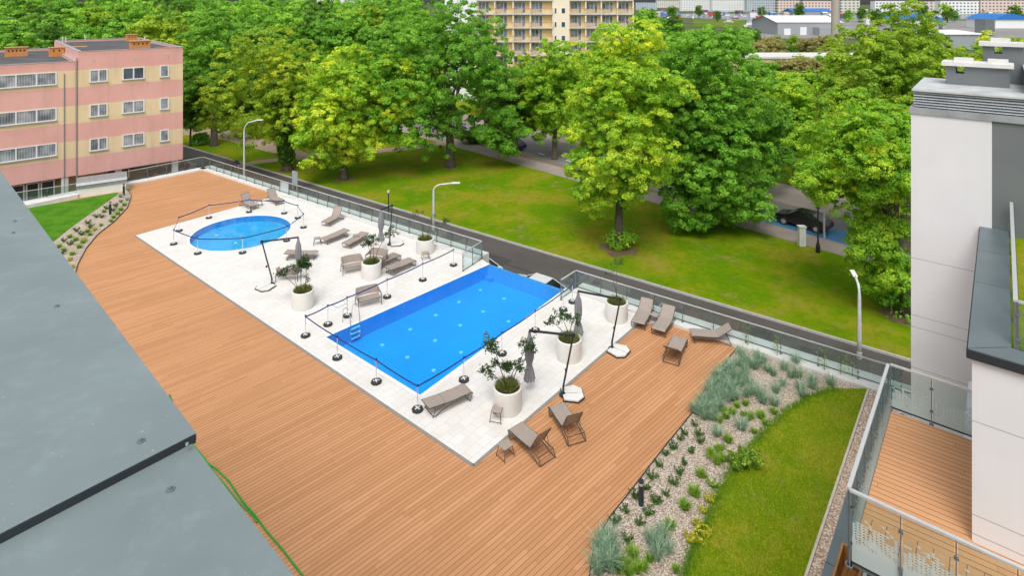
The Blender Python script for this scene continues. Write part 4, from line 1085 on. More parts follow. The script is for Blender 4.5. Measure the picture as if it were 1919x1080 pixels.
for (ta, tb, zz, o0) in ((0, t8, 11.30, 0), (t8, 45, 10.42, .25)):
    m = MB(); m.sheet([[V2(QP(ta+.1, o0+.1)), V2(QP(tb-.1, o0+.1)), V2(QP(tb-.1, 21.7)), V2(QP(ta+.1, 21.7))]], zz+.03); qb(m, 'roof', BIT)
    m = MB()
    for a_, b_ in ((QP(ta, o0+.13), QP(tb, o0+.13)), (QP(ta, 21.6), QP(tb, 21.6)), (QP(ta+.13, o0+.27), QP(ta+.13, 21.45)), (QP(tb-.13, o0+.27), QP(tb-.13, 21.45))):
        m.bar(a_+Vector((0, 0, zz+.125)), b_+Vector((0, 0, zz+.125)), .28, .25)
    qb(m, 'roof_rim', PINK)
    m = MB()
    for a_, b_ in ((QP(ta, o0+.12), QP(tb, o0+.12)), (QP(ta, 21.6), QP(tb, 21.6)), (QP(ta+.13, o0+.29), QP(ta+.13, 21.43)), (QP(tb-.13, o0+.29), QP(tb-.13, 21.43))):
        m.bar(a_+Vector((0, 0, zz+.27)), b_+Vector((0, 0, zz+.27)), .33, .035)
    qb(m, 'rim_cap', RIMM)
def qwin(t0, t1, z0, z1, panes, o=0, glass=None, name='window'):
    fr = MB(); gl_ = MB(); fw = .075
    def box(ta, tb, za, zb, oa, ob, mm): c = (QP((ta+tb)/2, (oa+ob)/2, (za+zb)/2)); mm.box(c, (abs(tb-ta), abs(ob-oa), abs(zb-za)), math.atan2(qd.y, qd.x))
    box(t0, t1, z0, z0+fw, o-.05, o+.02, fr); box(t0, t1, z1-fw, z1, o-.05, o+.02, fr)
    ws = (t1-t0)/panes
    for k in range(panes+1): tt = min(max(t0+k*ws, t0+fw/2), t1-fw/2); box(tt-fw*.7, tt+fw*.7, z0+fw, z1-fw, o-.052, o+.02, fr)
    f = qb(fr, name, WHITEP)
    box(t0+.02, t1-.02, z0+.02, z1-.02, o-.012, o+.015, gl_)
    gl_.v = [(a-Q.x, b-Q.y, c) for a, b, c in gl_.v]; gl_.build('glass', glass or CURT, f)
    sl_ = MB(); box(t0-.05, t1+.05, z0-.05, z0-.005, o-.14, o+.02, sl_); sl_.v = [(a-Q.x, b-Q.y, c) for a, b, c in sl_.v]; sl_.build('sill', RIMM, f)
rows = ((8.68, 9.82), (5.48, 6.62), (2.33, 3.47))
for i, (za, zb) in enumerate(rows):
    for j, (xa, xb, pn_) in enumerate(((168.5, 202, 0), (230, 271, 0), (300.5, 317, 0))):
        qwin(tq(xb), tq(xa), za, zb, (2, 2, 1)[j], 0, WIN if (i, j) == (0, 1) else CURT)
    qwin(tq(107), tq(107)+5.6, za, zb, 4, .25); qwin(tq(107)+5.9, tq(107)+11, za, zb, 4, .25)
for xa, xb in ((90, 116), (62, 87), (33, 59), (4, 30)): qwin(tq(xb)+.4, tq(xa)+.4, -2.6, -.05, 1, 1.3, WIND)
qwin(tq(277)+1.2, tq(250)+1.2, -1.1, -.2, 1, 1.9, WIND)
m = MB(); m.tube([QP(t8+.1, .1, -4), QP(t8+.1, .1, 11.0)], .06, 8); qb(m, 'downpipe', plain('zinc_pipe', (.30, .28, .26), .6, .3))
m = MB(); m.tube([QP(t8+1, .2, -4), QP(t8+1, .2, 9.6)], .035, 8); qb(m, 'downpipe', MATS['zinc_pipe'])
for px in (176, 252, 315):
    m = MB(); c = QP(tq(px), -.02, 10.7); m.lathe([(.11, 0), (.1, .05), (0, .06)], 12, (0, 0, 0)); m.v = [(c.x+a*qd.x, c.y+a*qd.y-b*0, c.z+b) for a, b, cc in m.v]; qb(m, 'vent_cover', WHITEP)
for t in (.6, 5.4, 9.5): m = MB(); m.box(QP(t, .6, -1.9), (.5, .5, 4.28), math.atan2(qd.y, qd.x)); qb(m, 'column', WHITEWALL)
ORANGE = plain('orange_brick', (.62, .27, .08), .85, var=.15, scale=6)
def roofstack(px0, px1, D, z0, h, n_):
    c0 = XD(px0, D, z0); c1 = XD(px1, D, z0); L = (c1-c0).length*.86; c = (c0+c1)/2
    m = MB(); m.box(c+Vector((0, 0, h/2)), (L, .8, h), math.atan2(qd.y, qd.x)); s = qb(m, 'chimney', ORANGE)
    m = MB(); m.box(c+Vector((0, 0, h+.04)), (L+.12, .95, .08), math.atan2(qd.y, qd.x)); m.v = [(a-Q.x, b-Q.y, e) for a, b, e in m.v]; m.build('cap', plain('orange_cap', (.55, .30, .13), .8), s)
    m = MB()
    for k in range(n_): m.box(c+qd*((k+.5)/n_-.5)*L*.86-qn*.40+Vector((0, 0, h*.68)), (L*.07, .03, h*.22), math.atan2(qd.y, qd.x))
    m.v = [(a-Q.x, b-Q.y, e) for a, b, e in m.v]; m.build('vent_opening', BLACK, s)
roofstack(237, 257, 73, 11.3, .8, 3); roofstack(244, 281, 61.5, 11.3, .75, 4); roofstack(94, 128, 62, 10.45, .9, 3); roofstack(128, 161, 62.6, 10.45, .9, 4); roofstack(12, 50, 62, 10.45, .9, 5)
m = MB()
for px, D in ((118, 70), (124, 70), (272, 72), (160, 75)): p = XD(px, D, 10.4); m.tube([p, p+Vector((0, 0, 1.6))], .07, 8)
qb(m, 'vent_pipe', LEDGE)

# ================================================================== APARTMENT TOWER
AD = 122.0
at = empty('apartment_tower', XD(1010, AD, SZ), 0, 'tall cream apartment block with orange balcony bays behind the trees', 'building')
AL = at.location
def abt(m, name, mat, parent=None): m.v = [(a-AL.x, b-AL.y, c-AL.z) for a, b, c in m.v]; return m.build(name, mat, parent or at)
def ax(px): return (px-960)/F*AD
CRM = plain('cream_facade', (.88, .77, .60), .85, var=.06, scale=.3); ORG = plain('orange_facade', (.95, .68, .34), .85, var=.06, scale=.3); LTW = plain('pale_gable', (.84, .85, .86), .8, var=.05, scale=.3)
m = MB(); m.b2((ax(834), AD, SZ), (ax(894), AD+12, 31)); abt(m, 'gable_wall', LTW)
m = MB(); m.b2((ax(894), AD, SZ), (ax(1036), AD+12, 31)); m.b2((ax(1067), AD, SZ), (ax(1185), AD+12, 31)); abt(m, 'balcony_wall', ORG)
m = MB(); m.b2((ax(1036)+.01, AD-1.0, SZ), (ax(1067)-.01, AD+12, 32)); abt(m, 'stair_wall', CRM)
fl0 = 13.85
BR = plain('balcony_rail', (.25, .20, .18), .6); BPAN = plain('balcony_panel', (.62, .48, .36), .7)
bays = [(894, 928), (928, 962), (962, 994), (994, 1036)], [(1067, 1097), (1097, 1126), (1126, 1156), (1156, 1185)]
for k in range(-6, 6):
    z = fl0+2.8*k
    for grp in bays:
        x0, x1 = ax(grp[0][0]), ax(grp[-1][1])
        m = MB(); m.b2((x0, AD-1.3, z-.22), (x1, AD-.001, z)); sl_ = abt(m, 'balcony_slab', LEDGE)
        m = MB(); m.b2((x0, AD-1.27, z+1.0), (x1, AD-1.22, z+1.05)); m.b2((x0, AD-1.27, z+.08), (x1, AD-1.22, z+.12))
        n_ = int((x1-x0)/.35)
        for j in range(n_+1): xx = x0+(x1-x0)*j/n_; m.b2((xx-.012, AD-1.26, z), (xx+.012, AD-1.235, z+1.03))
        m.v = [(a-AL.x, b-AL.y, c-AL.z) for a, b, c in m.v]; m.build('balcony_rail', BR, sl_)
        for i, (p0, p1) in enumerate(grp):
            b0, b1 = ax(p0), ax(p1)
            m = MB(); m.b2((b1-.12, AD-1.15, z+.001), (b1+.12, AD-.002, z+2.57)); m.v = [(a-AL.x, b-AL.y, c-AL.z) for a, b, c in m.v]; m.build('bay_divider', CRM, sl_)
            m = MB(); m.b2((b0+.35, AD-1.21, z+.2), (b0+1.9, AD-1.17, z+.9)); m.v = [(a-AL.x, b-AL.y, c-AL.z) for a, b, c in m.v]; m.build('balcony_panel', BPAN, sl_)
            if -4 <= k <= 2:
                m = MB(); m.b2((b0+.30, AD-.06, z+.7), (b0+1.75, AD-.002, z+2.35)); m.b2((b0+1.78, AD-.06, z+.02), (b0+2.5, AD-.002, z+2.35)); w_ = abt(m, 'window', WHITEP)
                m = MB(); m.b2((b0+.38, AD-.09, z+.78), (b0+.98, AD-.062, z+2.27)); m.b2((b0+1.07, AD-.09, z+.78), (b0+1.68, AD-.062, z+2.27)); m.b2((b0+1.87, AD-.09, z+.2), (b0+2.42, AD-.062, z+2.27))
                m.v = [(a-AL.x, b-AL.y, c-AL.z) for a, b, c in m.v]; m.build('glass', CURT, w_)
    for px in (1040, 1054.5):
        x = ax(px); ww = .45 if px < 1045 else .8
        m = MB(); m.b2((x-ww/2+.1, AD-1.04, z+.05), (x+ww/2+.1, AD-1.002, z+1.15)); w_ = abt(m, 'stair_window', WHITEP)
        m = MB(); m.b2((x-ww/2+.17, AD-1.07, z+.12), (x+ww/2+.03, AD-1.042, z+1.08)); m.v = [(a-AL.x, b-AL.y, c-AL.z) for a, b, c in m.v]; m.build('glass', WIN, w_)
m = MB(); m.b2((ax(858), AD-.05, z-20), (ax(859), AD-.002, 31)); abt(m, 'wall_joint', CONC)

# ================================================================== FAR TOWN
def farfac(name, wall, bay=6.5, st=5.6, wf=.5, hf=.42, win=(.12, .15, .20)):
    g = N(name); P = g.pos(); sp = g.n('ShaderNodeSeparateXYZ'); g.l(P, sp.inputs[0])
    u = g.math('FRACT', g.math('DIVIDE', sp.outputs[0], bay)); v = g.math('FRACT', g.math('DIVIDE', g.math('ADD', sp.outputs[2], 4), st))
    a = g.math('MULTIPLY', g.math('LESS_THAN', u, wf), g.math('MULTIPLY', g.math('GREATER_THAN', v, .3), g.math('LESS_THAN', v, .3+hf)))
    c = g.mix(g.noise(P, .02, 2), wall, tuple(q*.85 for q in wall))
    g.l(g.mix(a, c, win), g.b.inputs['Base Color']); g.b.inputs['Roughness'].default_value = .8; return g.m
FF = [farfac('white_far_facade', (.88, .88, .88)), farfac('pink_far_facade', (.78, .62, .56)), farfac('grey_far_facade', (.50, .56, .62), 5), farfac('beige_far_facade', (.74, .70, .62), 8)]
FARROOF = plain('far_roof', (.22, .20, .19), .8)
def farblock(px0, px1, yt, yb, matl, label, depth=14, cat='building', name='apartment_block', grp='apartment blocks across the harbour', gable=0, roofm=None):
    D = F*(CAMZ-SZ)/(yb-5.0); h = (yb-yt)*D/F; c = XD((px0+px1)/2, D, SZ); wd = (px1-px0)*D/F
    r0 = empty(name, c, 0, label, cat, grp)
    m = MB(); m.b2((-wd/2, 0, 0), (wd/2, depth, h)); m.build('wall', matl, r0)
    m = MB()
    if gable:
        a = h+gable
        m.face([(-wd/2-.5, -.5, h), (wd/2+.5, -.5, h), (wd/2+.5, depth/2, a), (-wd/2-.5, depth/2, a)]); m.face([(-wd/2-.5, depth/2, a), (wd/2+.5, depth/2, a), (wd/2+.5, depth+.5, h), (-wd/2-.5, depth+.5, h)])
        for s in (-1, 1): m.face([(s*wd/2, 0, h), (s*wd/2, depth, h), (s*wd/2, depth/2, a-.1)])
    else: m.b2((-wd/2-.3, -.3, h+.01), (wd/2+.3, depth+.3, h+.6))
    m.build('roof', roofm or FARROOF, r0)
    return r0
fb = [(1192, 1232, 4, 18, 2, 'grey far block nearest the apartment tower'), (1276, 1330, -4, 20, 0, 'white far block left of the marina with small windows'), (1334, 1398, -3, 21, 0, 'white far block right behind the marina boats'),
      (1400, 1455, -2, 22, 2, 'glassy grey far block beside the pink one'), (1458, 1500, 0, 23, 1, 'small pink far block before the blue roof'), (1505, 1560, 1, 24, 1, 'long pink far block above the blue roof'),
      (1576, 1612, 0, 24, 3, 'beige far block right of the concrete column'), (1640, 1700, 1, 25, 0, 'white far block with dark window rows above the first blue hall'), (1703, 1760, 2, 25, 3, 'beige far block between the blue halls'), (1763, 1835, 1, 26, 0, 'long white far block above the white roof'), (1838, 1925, 0, 26, 1, 'far block at the right edge of the skyline'),
      (1230, 1275, 0, 14, 3, 'low beige far block behind the marina meadow'), (550, 700, -6, 9, 0, 'pale far block glimpsed above the park trees')]
for (a_, b_, yt, yb, k, l) in fb: farblock(a_, b_, yt, yb, FF[k], l)
WROOF = plain('white_hall_roof', (.80, .80, .80), .6, var=.04); HALLW = plain('hall_cladding', (.34, .36, .38), .7, .1); BLUER = plain('blue_hall_roof', (.02, .17, .50), .5, var=.05)
# white warehouse, gable to the left
wr = empty('warehouse', XD(1500, 372, SZ), R(0), 'grey warehouse with a big white gabled roof by the harbour', 'warehouse')
m = MB(); m.b2((-14, 0, 0), (26, 40, 8)); m.face([(-14, 0, 8), (-14, 40, 8), (-14, 20, 11.6)]); m.b2((8, -8, 0), (30, -.01, 5)); m.build('wall', HALLW, wr)
m = MB(); m.face([(-15, -.5, 7.9), (27, -.5, 7.9), (27, 20, 11.8), (-15, 20, 11.8)]); m.face([(-15, 20, 11.8), (27, 20, 11.8), (27, 40.5, 7.9), (-15, 40.5, 7.9)]); m.build('roof', WROOF, wr)
m = MB(); m.b2((0, -.12, 0), (4, -.01, 5)); m.b2((-10, -.12, 0), (-6, -.01, 4)); m.build('door', WHITEP, wr)
farblock(1486, 1560, 21, 33, HALLW, 'long low hall with a blue roof by the harbour', 30, 'hall', 'harbour_hall', 'harbour halls with blue roofs', 4, BLUER)
for x0, x1, l in ((1700, 1754, 'blue arched hall left of the white roof building'), (1866, 1925, 'blue arched hall at the right edge')):
    D = 470; r0 = empty('harbour_hall', XD((x0+x1)/2, D, SZ), 0, l, 'hall', 'harbour halls with blue roofs'); wd = (x1-x0)*D/F
    m = MB(); m.b2((-wd/2, 0, 0), (wd/2, 30, 7)); m.build('wall', WHITEP, r0)
    m = MB(); n_ = 14; pts = [(-wd/2-1+(wd+2)*i/n_, 7+4.6*math.sin(PI*i/n_)) for i in range(n_+1)]
    for i in range(n_): m.face([(pts[i][0], -1, pts[i][1]), (pts[i+1][0], -1, pts[i+1][1]), (pts[i+1][0], 30, pts[i+1][1]), (pts[i][0], 30, pts[i][1])])
    m.face([(p[0], -.9, p[1]) for p in pts]); m.build('roof', BLUER, r0)
r0 = empty('white_roof_building', XD(1805, 255, SZ), 0, 'low building with a wide white flat roof and roof machinery', 'building')
m = MB(); m.b2((-15, 0, 0), (15, 22, 6.5)); m.build('wall', HALLW, r0); m = MB(); m.face([(-15.6, -.5, 6.5), (13, -.5, 6.5), (13, 22, 7.6), (-15.6, 22, 7.6)]); m.build('roof', WROOF, r0)
m = MB(); 
for k in range(6): m.b2((-12+k*4, 23, 7), (-10+k*4, 26, 9.5+k % 2))
m.build('roof_unit', HALLW, r0); m = MB(); m.b2((12, 3, 6), (16, 9, 13)); m.build('tower', RENDG, r0)
r0 = empty('low_pale_building', XD(1495, 150, SZ), 0, 'low pale building with dark arched openings behind the lime tree', 'building')
m = MB(); m.b2((-20, 0, 0), (20, 12, 6)); m.build('wall', CREAM, r0); m = MB(); m.b2((-20.3, -.3, 6.01), (20.3, 12.3, 6.5)); m.build('roof', LEDGE, r0)
for k in range(12): m = MB(); m.b2((-18.5+k*3.2, -.06, .4), (-16.7+k*3.2, -.01, 3.6)); m.build('opening', WIND, r0)
m = MB(); m.tube([XD(1566, 300, SZ), XD(1566, 300, 19)], [2.0, 1.9], 16); tag(m.build('concrete_column', plain('column_concrete', (.42, .38, .33), .9), smooth='auto'), 'tall round concrete column rising above the warehouse', 'column')
# harbour water and quay meadow
HW = plain('harbour_water', (.10, .14, .18), .2, var=.1)
m = MB(); m.sheet([[V2(S(1230, 31)), V2(S(1230, 25)), V2(S(1990, 27)), V2(S(1990, 33)), V2(S(1520, 40)), V2(S(1480, 52)), V2(S(1405, 52)), V2(S(1400, 37))]], SZ+.05); struct(m.build('harbour_water', HW))
m = MB(); m.sheet([[V2(S(1300, 50)), V2(S(1300, 36)), V2(S(1396, 37)), V2(S(1404, 51))]], SZ+.1); struct(m.build('quay_meadow', grassmat('quay_grass', (.10, .17, .02), (.14, .2, .03), (.2, .22, .06), .03, .3)))
m = MB(); m.sheet([[V2(S(1400, 60)), V2(S(1500, 40)), V2(S(2100, 36)), V2(S(2100, 70)), V2(S(1420, 72))]], SZ+.02); struct(m.build('quay', asphalt('quay_asphalt', (.24, .23, .22), .05)))
BOATC = [plain('white_hull', (.75, .75, .75), .4), plain('red_hull', (.45, .05, .03), .4), plain('blue_hull', (.05, .12, .3), .4)]
def make_boat(mi):
    r0 = empty('moored_boat', (0, 0, 0), 0, 'boat', 'boat', 'boats moored in the marina')
    m = MB(); n_ = 10
    T = []; Bt = []
    for i in range(n_+1):
        u = i/n_; x = -5+10*u; w_ = 1.5*math.sin(PI*min(1, .35+u*.65))**.6 if u > .0 else 1.3; w_ = max(w_, .03)
        T.append((x, w_)); 
    for i in range(n_):
        (x0, a0), (x1, a1) = T[i], T[i+1]
        for s in (-1, 1): m.face([(x0, s*a0*.6, 0), (x1, s*a1*.6, 0), (x1, s*a1, 1.3), (x0, s*a0, 1.3)][::s])
        m.face([(x0, -a0, 1.3), (x1, -a1, 1.3), (x1, a1, 1.3), (x0, a0, 1.3)])
    m.face([(-5, -T[0][1]*.6, 0), (-5, T[0][1]*.6, 0), (-5, T[0][1], 1.3), (-5, -T[0][1], 1.3)]); m.build('hull', BOATC[mi], r0)
    m = MB(); m.b2((-3, -.9, 1.3), (1.5, .9, 2.4)); m.build('cabin', BOATC[0], r0)
    m = MB(); m.tube([(.5, 0, 1.3), (.5, 0, 13)], .09, 6); m.tube([(.5, 0, 3), (-4, 0, 3)], .08, 6); m.build('mast', WHITEP, r0)
    return r0
boats = [make_boat(0), make_boat(1), make_boat(2)]
rng = random.Random(4)
bpos = [(1365, 42, 0), (1407, 50, 0), (1430, 47, 0), (1300, 34, 0), (1320, 31, 2), (1340, 33, 0), (1362, 31, 0), (1378, 34, 1), (1398, 32, 0), (1415, 36, 2), (1432, 33, 0), (1448, 37, 1), (1462, 35, 1), (1445, 43, 0), (1460, 41, 0), (1290, 30, 0), (1350, 29, 2), (1388, 29, 0)]
bpos.sort(key=lambda q: (q[2], q[0])); cnt = {0: 0, 1: 0, 2: 0}
for i, (px, py, k) in enumerate(bpos):
    cnt[k] += 1
    p = S(px, py); place(boats[k], (p.x, p.y, SZ+.05), rng.uniform(0, 3), ('white', 'red', 'blue')[k]+' hulled small boat in the far marina, '+ordinal(cnt[k])+' of its colour from the left', scale=rng.uniform(.9, 1.5))

# low clutter round the harbour: sheds, containers, stored boats
SHC = [('white', plain('shed_white', (.74, .74, .74), .7)), ('red', plain('shed_red', (.42, .08, .05), .7)), ('grey', plain('shed_grey', (.35, .37, .39), .7)), ('blue', plain('shed_blue', (.06, .2, .45), .7)), ('beige', plain('shed_beige', (.58, .5, .4), .7)), ('dark', plain('shed_dark', (.10, .11, .12), .7))]
rg_ = random.Random(8); sh = []
for i in range(96):
    px = rg_.uniform(1195, 1935); py = rg_.choice([rg_.uniform(22, 30), rg_.uniform(22, 34), rg_.uniform(30, 46)])
    if 1290 < px < 1410 and py > 33: continue
    sh.append((px, py, rg_.randrange(6), rg_.uniform(.5, 1.0)))
sh.sort(); cn2 = {}
for px, py, k, f in sh:
    D = F*20/(py-5); nm, mt = SHC[k]; cn2[nm] = cn2.get(nm, 0)+1
    w_ = rg_.uniform(5, 16)*D/F*f; h_ = rg_.uniform(2.5, 6)*f+2; c = XD(px, D, SZ)
    r0 = empty('harbour_shed', c, rg_.uniform(-.4, .4), 'small '+nm+' harbour shed, '+ordinal(cn2[nm])+' '+nm+' one from the left', 'shed', 'sheds and stores round the harbour')
    m = MB(); m.b2((-w_/2, 0, 0), (w_/2, w_*.5+3, h_)); m.b2((-w_*.3, -.05, 0), (-w_*.12, -.01, h_*.6)); m.build('wall', mt, r0)
    m = MB(); m.face([(-w_/2-.3, -.3, h_), (w_/2+.3, -.3, h_), (w_/2+.3, w_*.25+1.5, h_+1.4), (-w_/2-.3, w_*.25+1.5, h_+1.4)]); m.face([(-w_/2-.3, w_*.25+1.5, h_+1.4), (w_/2+.3, w_*.25+1.5, h_+1.4), (w_/2+.3, w_*.5+3.3, h_), (-w_/2-.3, w_*.5+3.3, h_)]); m.build('roof', SHC[(k*2+1) % 5][1] if k != 0 else FARROOF, r0)
# ================================================================== TREES
LIME = leafmat('lime_tree_leaves', [(.055, .155, .012), (.13, .285, .016), (.27, .39, .024), (.48, .50, .035)], .42)
OLVG = leafmat('yellowish_tree_leaves', [(.07, .155, .012), (.16, .265, .016), (.29, .37, .022), (.45, .45, .035)], .42)
MAPLE = leafmat('maple_leaves', [(.045, .135, .014), (.10, .24, .020), (.185, .35, .030), (.30, .44, .045)], .43)
DARKG = leafmat('dark_tree_leaves', [(.03, .085, .008), (.06, .15, .012), (.11, .22, .02), (.19, .31, .035)], .38)
BROWNG = leafmat('brownish_tree_leaves', [(.14, .125, .04), (.27, .25, .08), (.38, .35, .12)], .3)
def crown(seed, rx, ry, rz, n_lobes, n_leaf, size, young=.3, shape=1.0, inner=.15):
    """leaf quads: boughs scattered unevenly over an ellipsoid, each carrying domed sprays of leaves. centre at the origin"""
    rng = np.random.default_rng(seed); lobes = []; R0 = (rx+ry)/2
    for i in range(n_lobes):
        u = 1-2*(i+.5)/n_lobes+rng.normal()*.05; u = max(-.97, min(.97, u)); a = i*2.39996+rng.random()*1.3; q = math.sqrt(max(0, 1-u*u))
        taper = 1-.30*shape*max(0, u)-.12*shape*max(0, -u)
        k = rng.uniform(.42, .90); r = rng.uniform(.17, .34)*R0*(1.25-.45*k)
        lobes.append((np.array([rx*q*math.cos(a)*k*taper, ry*q*math.sin(a)*k*taper, rz*u*min(.9, k+.08)]), r, rng.random()))
    for i in range(n_lobes//5): lobes.append((rng.normal(size=3)*np.array([rx, ry, rz])*.22, .34*R0, .1))
    per = np.array([l[1]**2 for l in lobes]); per = (per/per.sum()*n_leaf).astype(int)
    V = []; T = []; cr0 = size*1.5+.12
    for (c, r, tn), k in zip(lobes, per):
        ns = max(7, int(k/70)); d = rng.normal(size=(ns, 3)); d[:, 2] += .35; d /= np.linalg.norm(d, axis=1)[:, None]
        cc = c+d*r*np.array([1.2, 1.2, .8])*(rng.uniform(.55, 1.18, (ns, 1)))
        idx = rng.integers(0, ns, k); crs = (cr0*rng.uniform(.6, 1.5, ns))[idx][:, None]
        e = rng.normal(size=(k, 3)); e /= np.linalg.norm(e, axis=1)[:, None]
        e = e+d[idx]*.75; e[:, 2] += .35; e /= np.linalg.norm(e, axis=1)[:, None]
        P = cc[idx]+e*crs*np.array([1.15, 1.15, .78])*(.55+.5*rng.random((k, 1)))
        out = e+rng.normal(size=(k, 3))*.38; out[:, 2] += .25; out /= np.linalg.norm(out, axis=1)[:, None]
        t = rng.normal(size=(k, 3)); t -= out*(t*out).sum(1)[:, None]; t /= np.linalg.norm(t, axis=1)[:, None]; b = np.cross(out, t)
        s = size*(.55+.8*rng.random(k))[:, None]
        V.append(np.stack([P-t*s*.55, P+b*s*.40-t*s*.05, P+t*s*.55-out*s*.15, P-b*s*.40-t*s*.05], 1))
        clus = rng.random(ns)[idx]
        T.append(np.clip(.16+young*(.40*tn+.42*clus)+.22*rng.random(k), 0, 1))
    return np.concatenate(V).reshape(-1, 3), np.concatenate(T), lobes
def limbs(m, seed, base_r, h0, lobes, cz, n_=9, lean=(0, 0), ztop=None):
    rng = random.Random(seed); zt = cz*1.0
    m.tube([(0, 0, -.1), (0, 0, .25), (lean[0]*.3, lean[1]*.3, h0*.6), (lean[0], lean[1], h0)], [base_r*1.5, base_r*1.1, base_r*.92, base_r*.8], 10)
    top = Vector((lean[0], lean[1], h0))
    for (c, r, t) in sorted(lobes, key=lambda l: -l[1])[:n_]:
        e = Vector(c)+Vector((0, 0, cz)); md_ = top.lerp(e, .5)+Vector((rng.uniform(-.4, .4), rng.uniform(-.4, .4), rng.uniform(0, .5)))
        m.tube([top-Vector((0, 0, .3)), top.lerp(md_, .5)+Vector((0, 0, .2)), md_, e], [base_r*.5, base_r*.36, base_r*.24, base_r*.06], 6)
    m.tube([top-Vector((0, 0, .2)), top+Vector((0, 0, (cz-h0)*.9+.5))], [base_r*.75, base_r*.2], 8)
def tree(name, base, rx, ry, zb, zt, matl, label, seed, n_lobes=26, n_leaf=22000, size=.34, young=.5, br=.35, off=(0, 0), h0=None, group='park trees beyond the road', cat='tree', shape=1.0, extra=()):
    base = Vector(base); root = empty(name, base, 0, label, cat, group)
    rz = (zt-zb)/2; cz = (zt+zb)/2-base.z
    V, T, lobes = crown(seed, rx*1.2, ry*1.15, rz*1.08, n_lobes, n_leaf, size, young, shape)
    V = V+np.array([off[0], off[1], cz]); lobes = [(c+np.array([off[0], off[1], 0]), r, t) for c, r, t in lobes]
    for i, (ex, ey, ez, erx, ery, erz, en) in enumerate(extra):
        V2_, T2_, l2 = crown(seed+100+i, erx, ery, erz, max(8, en//2000), en, size, young, shape)
        V = np.concatenate([V, V2_+np.array([ex, ey, ez-base.z])]); T = np.concatenate([T, T2_])
    quadmesh('crown', V, matl, root, T)
    m = MB(); limbs(m, seed, br, h0 or max(2.0, (zb-base.z)+rz*.35), lobes, cz, lean=(off[0]*.3, off[1]*.3)); m.build('trunk', BARK, root, smooth=True)
    return root
def Zat(py, D): return CAMZ-(py-5)*D/F
def ptree(name, px, py, cx0, cx1, yt, yb, matl, label, seed, ex=(), **k):
    b = S(px, py); D = b.y
    k['extra'] = [(((a+c)/2-px)*D/F, oy_, Zat((d+e)/2, D), (c-a)/2*D/F, (c-a)/2*D/F, (e-d)/2*D/F, n_) for (a, c, d, e, oy_, n_) in ex]
    rx = (cx1-cx0)/2*D/F; offx = ((cx0+cx1)/2-px)*D/F
    return tree(name, b, rx, k.pop('ry', rx*.95), Zat(yb, D+k.get('dz', 0)), Zat(yt, D), matl, label, seed, off=(offx, k.pop('oy', 0)), **{a: c for a, c in k.items() if a != 'dz'})
ptree('linden_tree', 645, 335, 548, 748, 82, 318, LIME, 'bright lime green tree with low hanging crown, trunk nearest the road railing', 11, ex=[(690, 802, 92, 305, .5, 27540), (560, 640, 190, 310, -2, 16065)], n_leaf=80325, size=0.22, young=.95, br=.40, h0=3.2, n_lobes=38)
ptree('linden_tree', 540, 318, 412, 608, 48, 285, OLVG, 'yellow green tree with an ivy wrapped trunk left of the bright lime tree', 12, n_leaf=80325, size=0.20, young=.85, br=.55, h0=4.2, n_lobes=36)
ptree('maple_tree', 845, 312, 690, 972, 2, 285, MAPLE, 'broad deep green maple in the middle of the park', 13, ex=[(900, 990, 190, 290, -1, 18360), (690, 760, 60, 200, 0, 16065)], n_leaf=108675, size=0.25, young=.5, br=.5, h0=5.5, n_lobes=44)
ptree('linden_tree', 402, 272, 338, 455, 24, 238, MAPLE, 'green tree with bare lower trunk next to the pink building', 14, n_leaf=61425, size=0.22, young=.5, br=.45, h0=5.0, n_lobes=28)
ptree('young_tree', 357, 274, 335, 385, 150, 250, DARKG, 'thin dark young tree at the corner of the pink building', 15, n_leaf=14175, size=0.18, br=.14, h0=2.5, n_lobes=14)
ptree('conifer_tree', 966, 285, 905, 1005, 120, 262, DARKG, 'dark drooping tree beside the parked black car', 16, n_leaf=37800, size=0.20, young=.4, br=.42, h0=3.5, n_lobes=22)
ptree('linden_tree', 1040, 298, 975, 1105, 68, 262, LIME, 'light green street tree between the apartment block and the large linden', 17, n_leaf=56700, size=0.22, young=.5, br=.34, h0=4.0, n_lobes=28)
ptree('large_linden_tree', 1160, 466, 1062, 1270, 38, 398, LIME, 'tall yellow green linden standing alone on the lawn', 18, ex=[(1058, 1150, 220, 385, 0, 20655), (1085, 1180, 90, 240, -1, 18360)], n_leaf=160650, size=0.16, young=.85, br=.34, h0=4.5, n_lobes=52)
ptree('large_maple_tree', 1330, 412, 1200, 1430, 26, 412, MAPLE, 'huge dark green maple right of the lone linden', 19, ex=[(1205, 1330, 240, 425, -3, 26000), (1290, 1415, 270, 405, -3, 32130), (1180, 1290, 90, 300, -3, 27540), (1380, 1470, 180, 380, 0, 20655)], n_leaf=179550, size=0.19, young=.55, br=.5, h0=5, n_lobes=56, oy=-1.5)
ptree('large_linden_tree', 1700, 590, 1520, 1735, 170, 400, LIME, 'low lime green tree leaning left beside the white tower', 20, ex=[(1575, 1725, 370, 570, 0, 39015), (1478, 1575, 295, 372, -.5, 18360), (1560, 1690, 230, 360, -2.5, 22950)], n_leaf=94500, size=0.13, young=.75, br=.34, h0=5.0, n_lobes=44, ry=3.6)
ptree('tall_linden_tree', 1700, 470, 1545, 1815, 8, 400, OLVG, 'tall dense olive green tree behind the white tower', 21, ex=[(1525, 1600, 90, 320, 0, 20655)], n_leaf=165375, size=0.18, young=.55, br=.45, h0=5.0, n_lobes=52)
ptree('linden_tree', 1872, 400, 1780, 1975, 52, 330, OLVG, 'yellow green tree above the roof louvres at the right edge', 22, n_leaf=70875, size=0.22, young=.75, br=.4, h0=5.0, n_lobes=36)
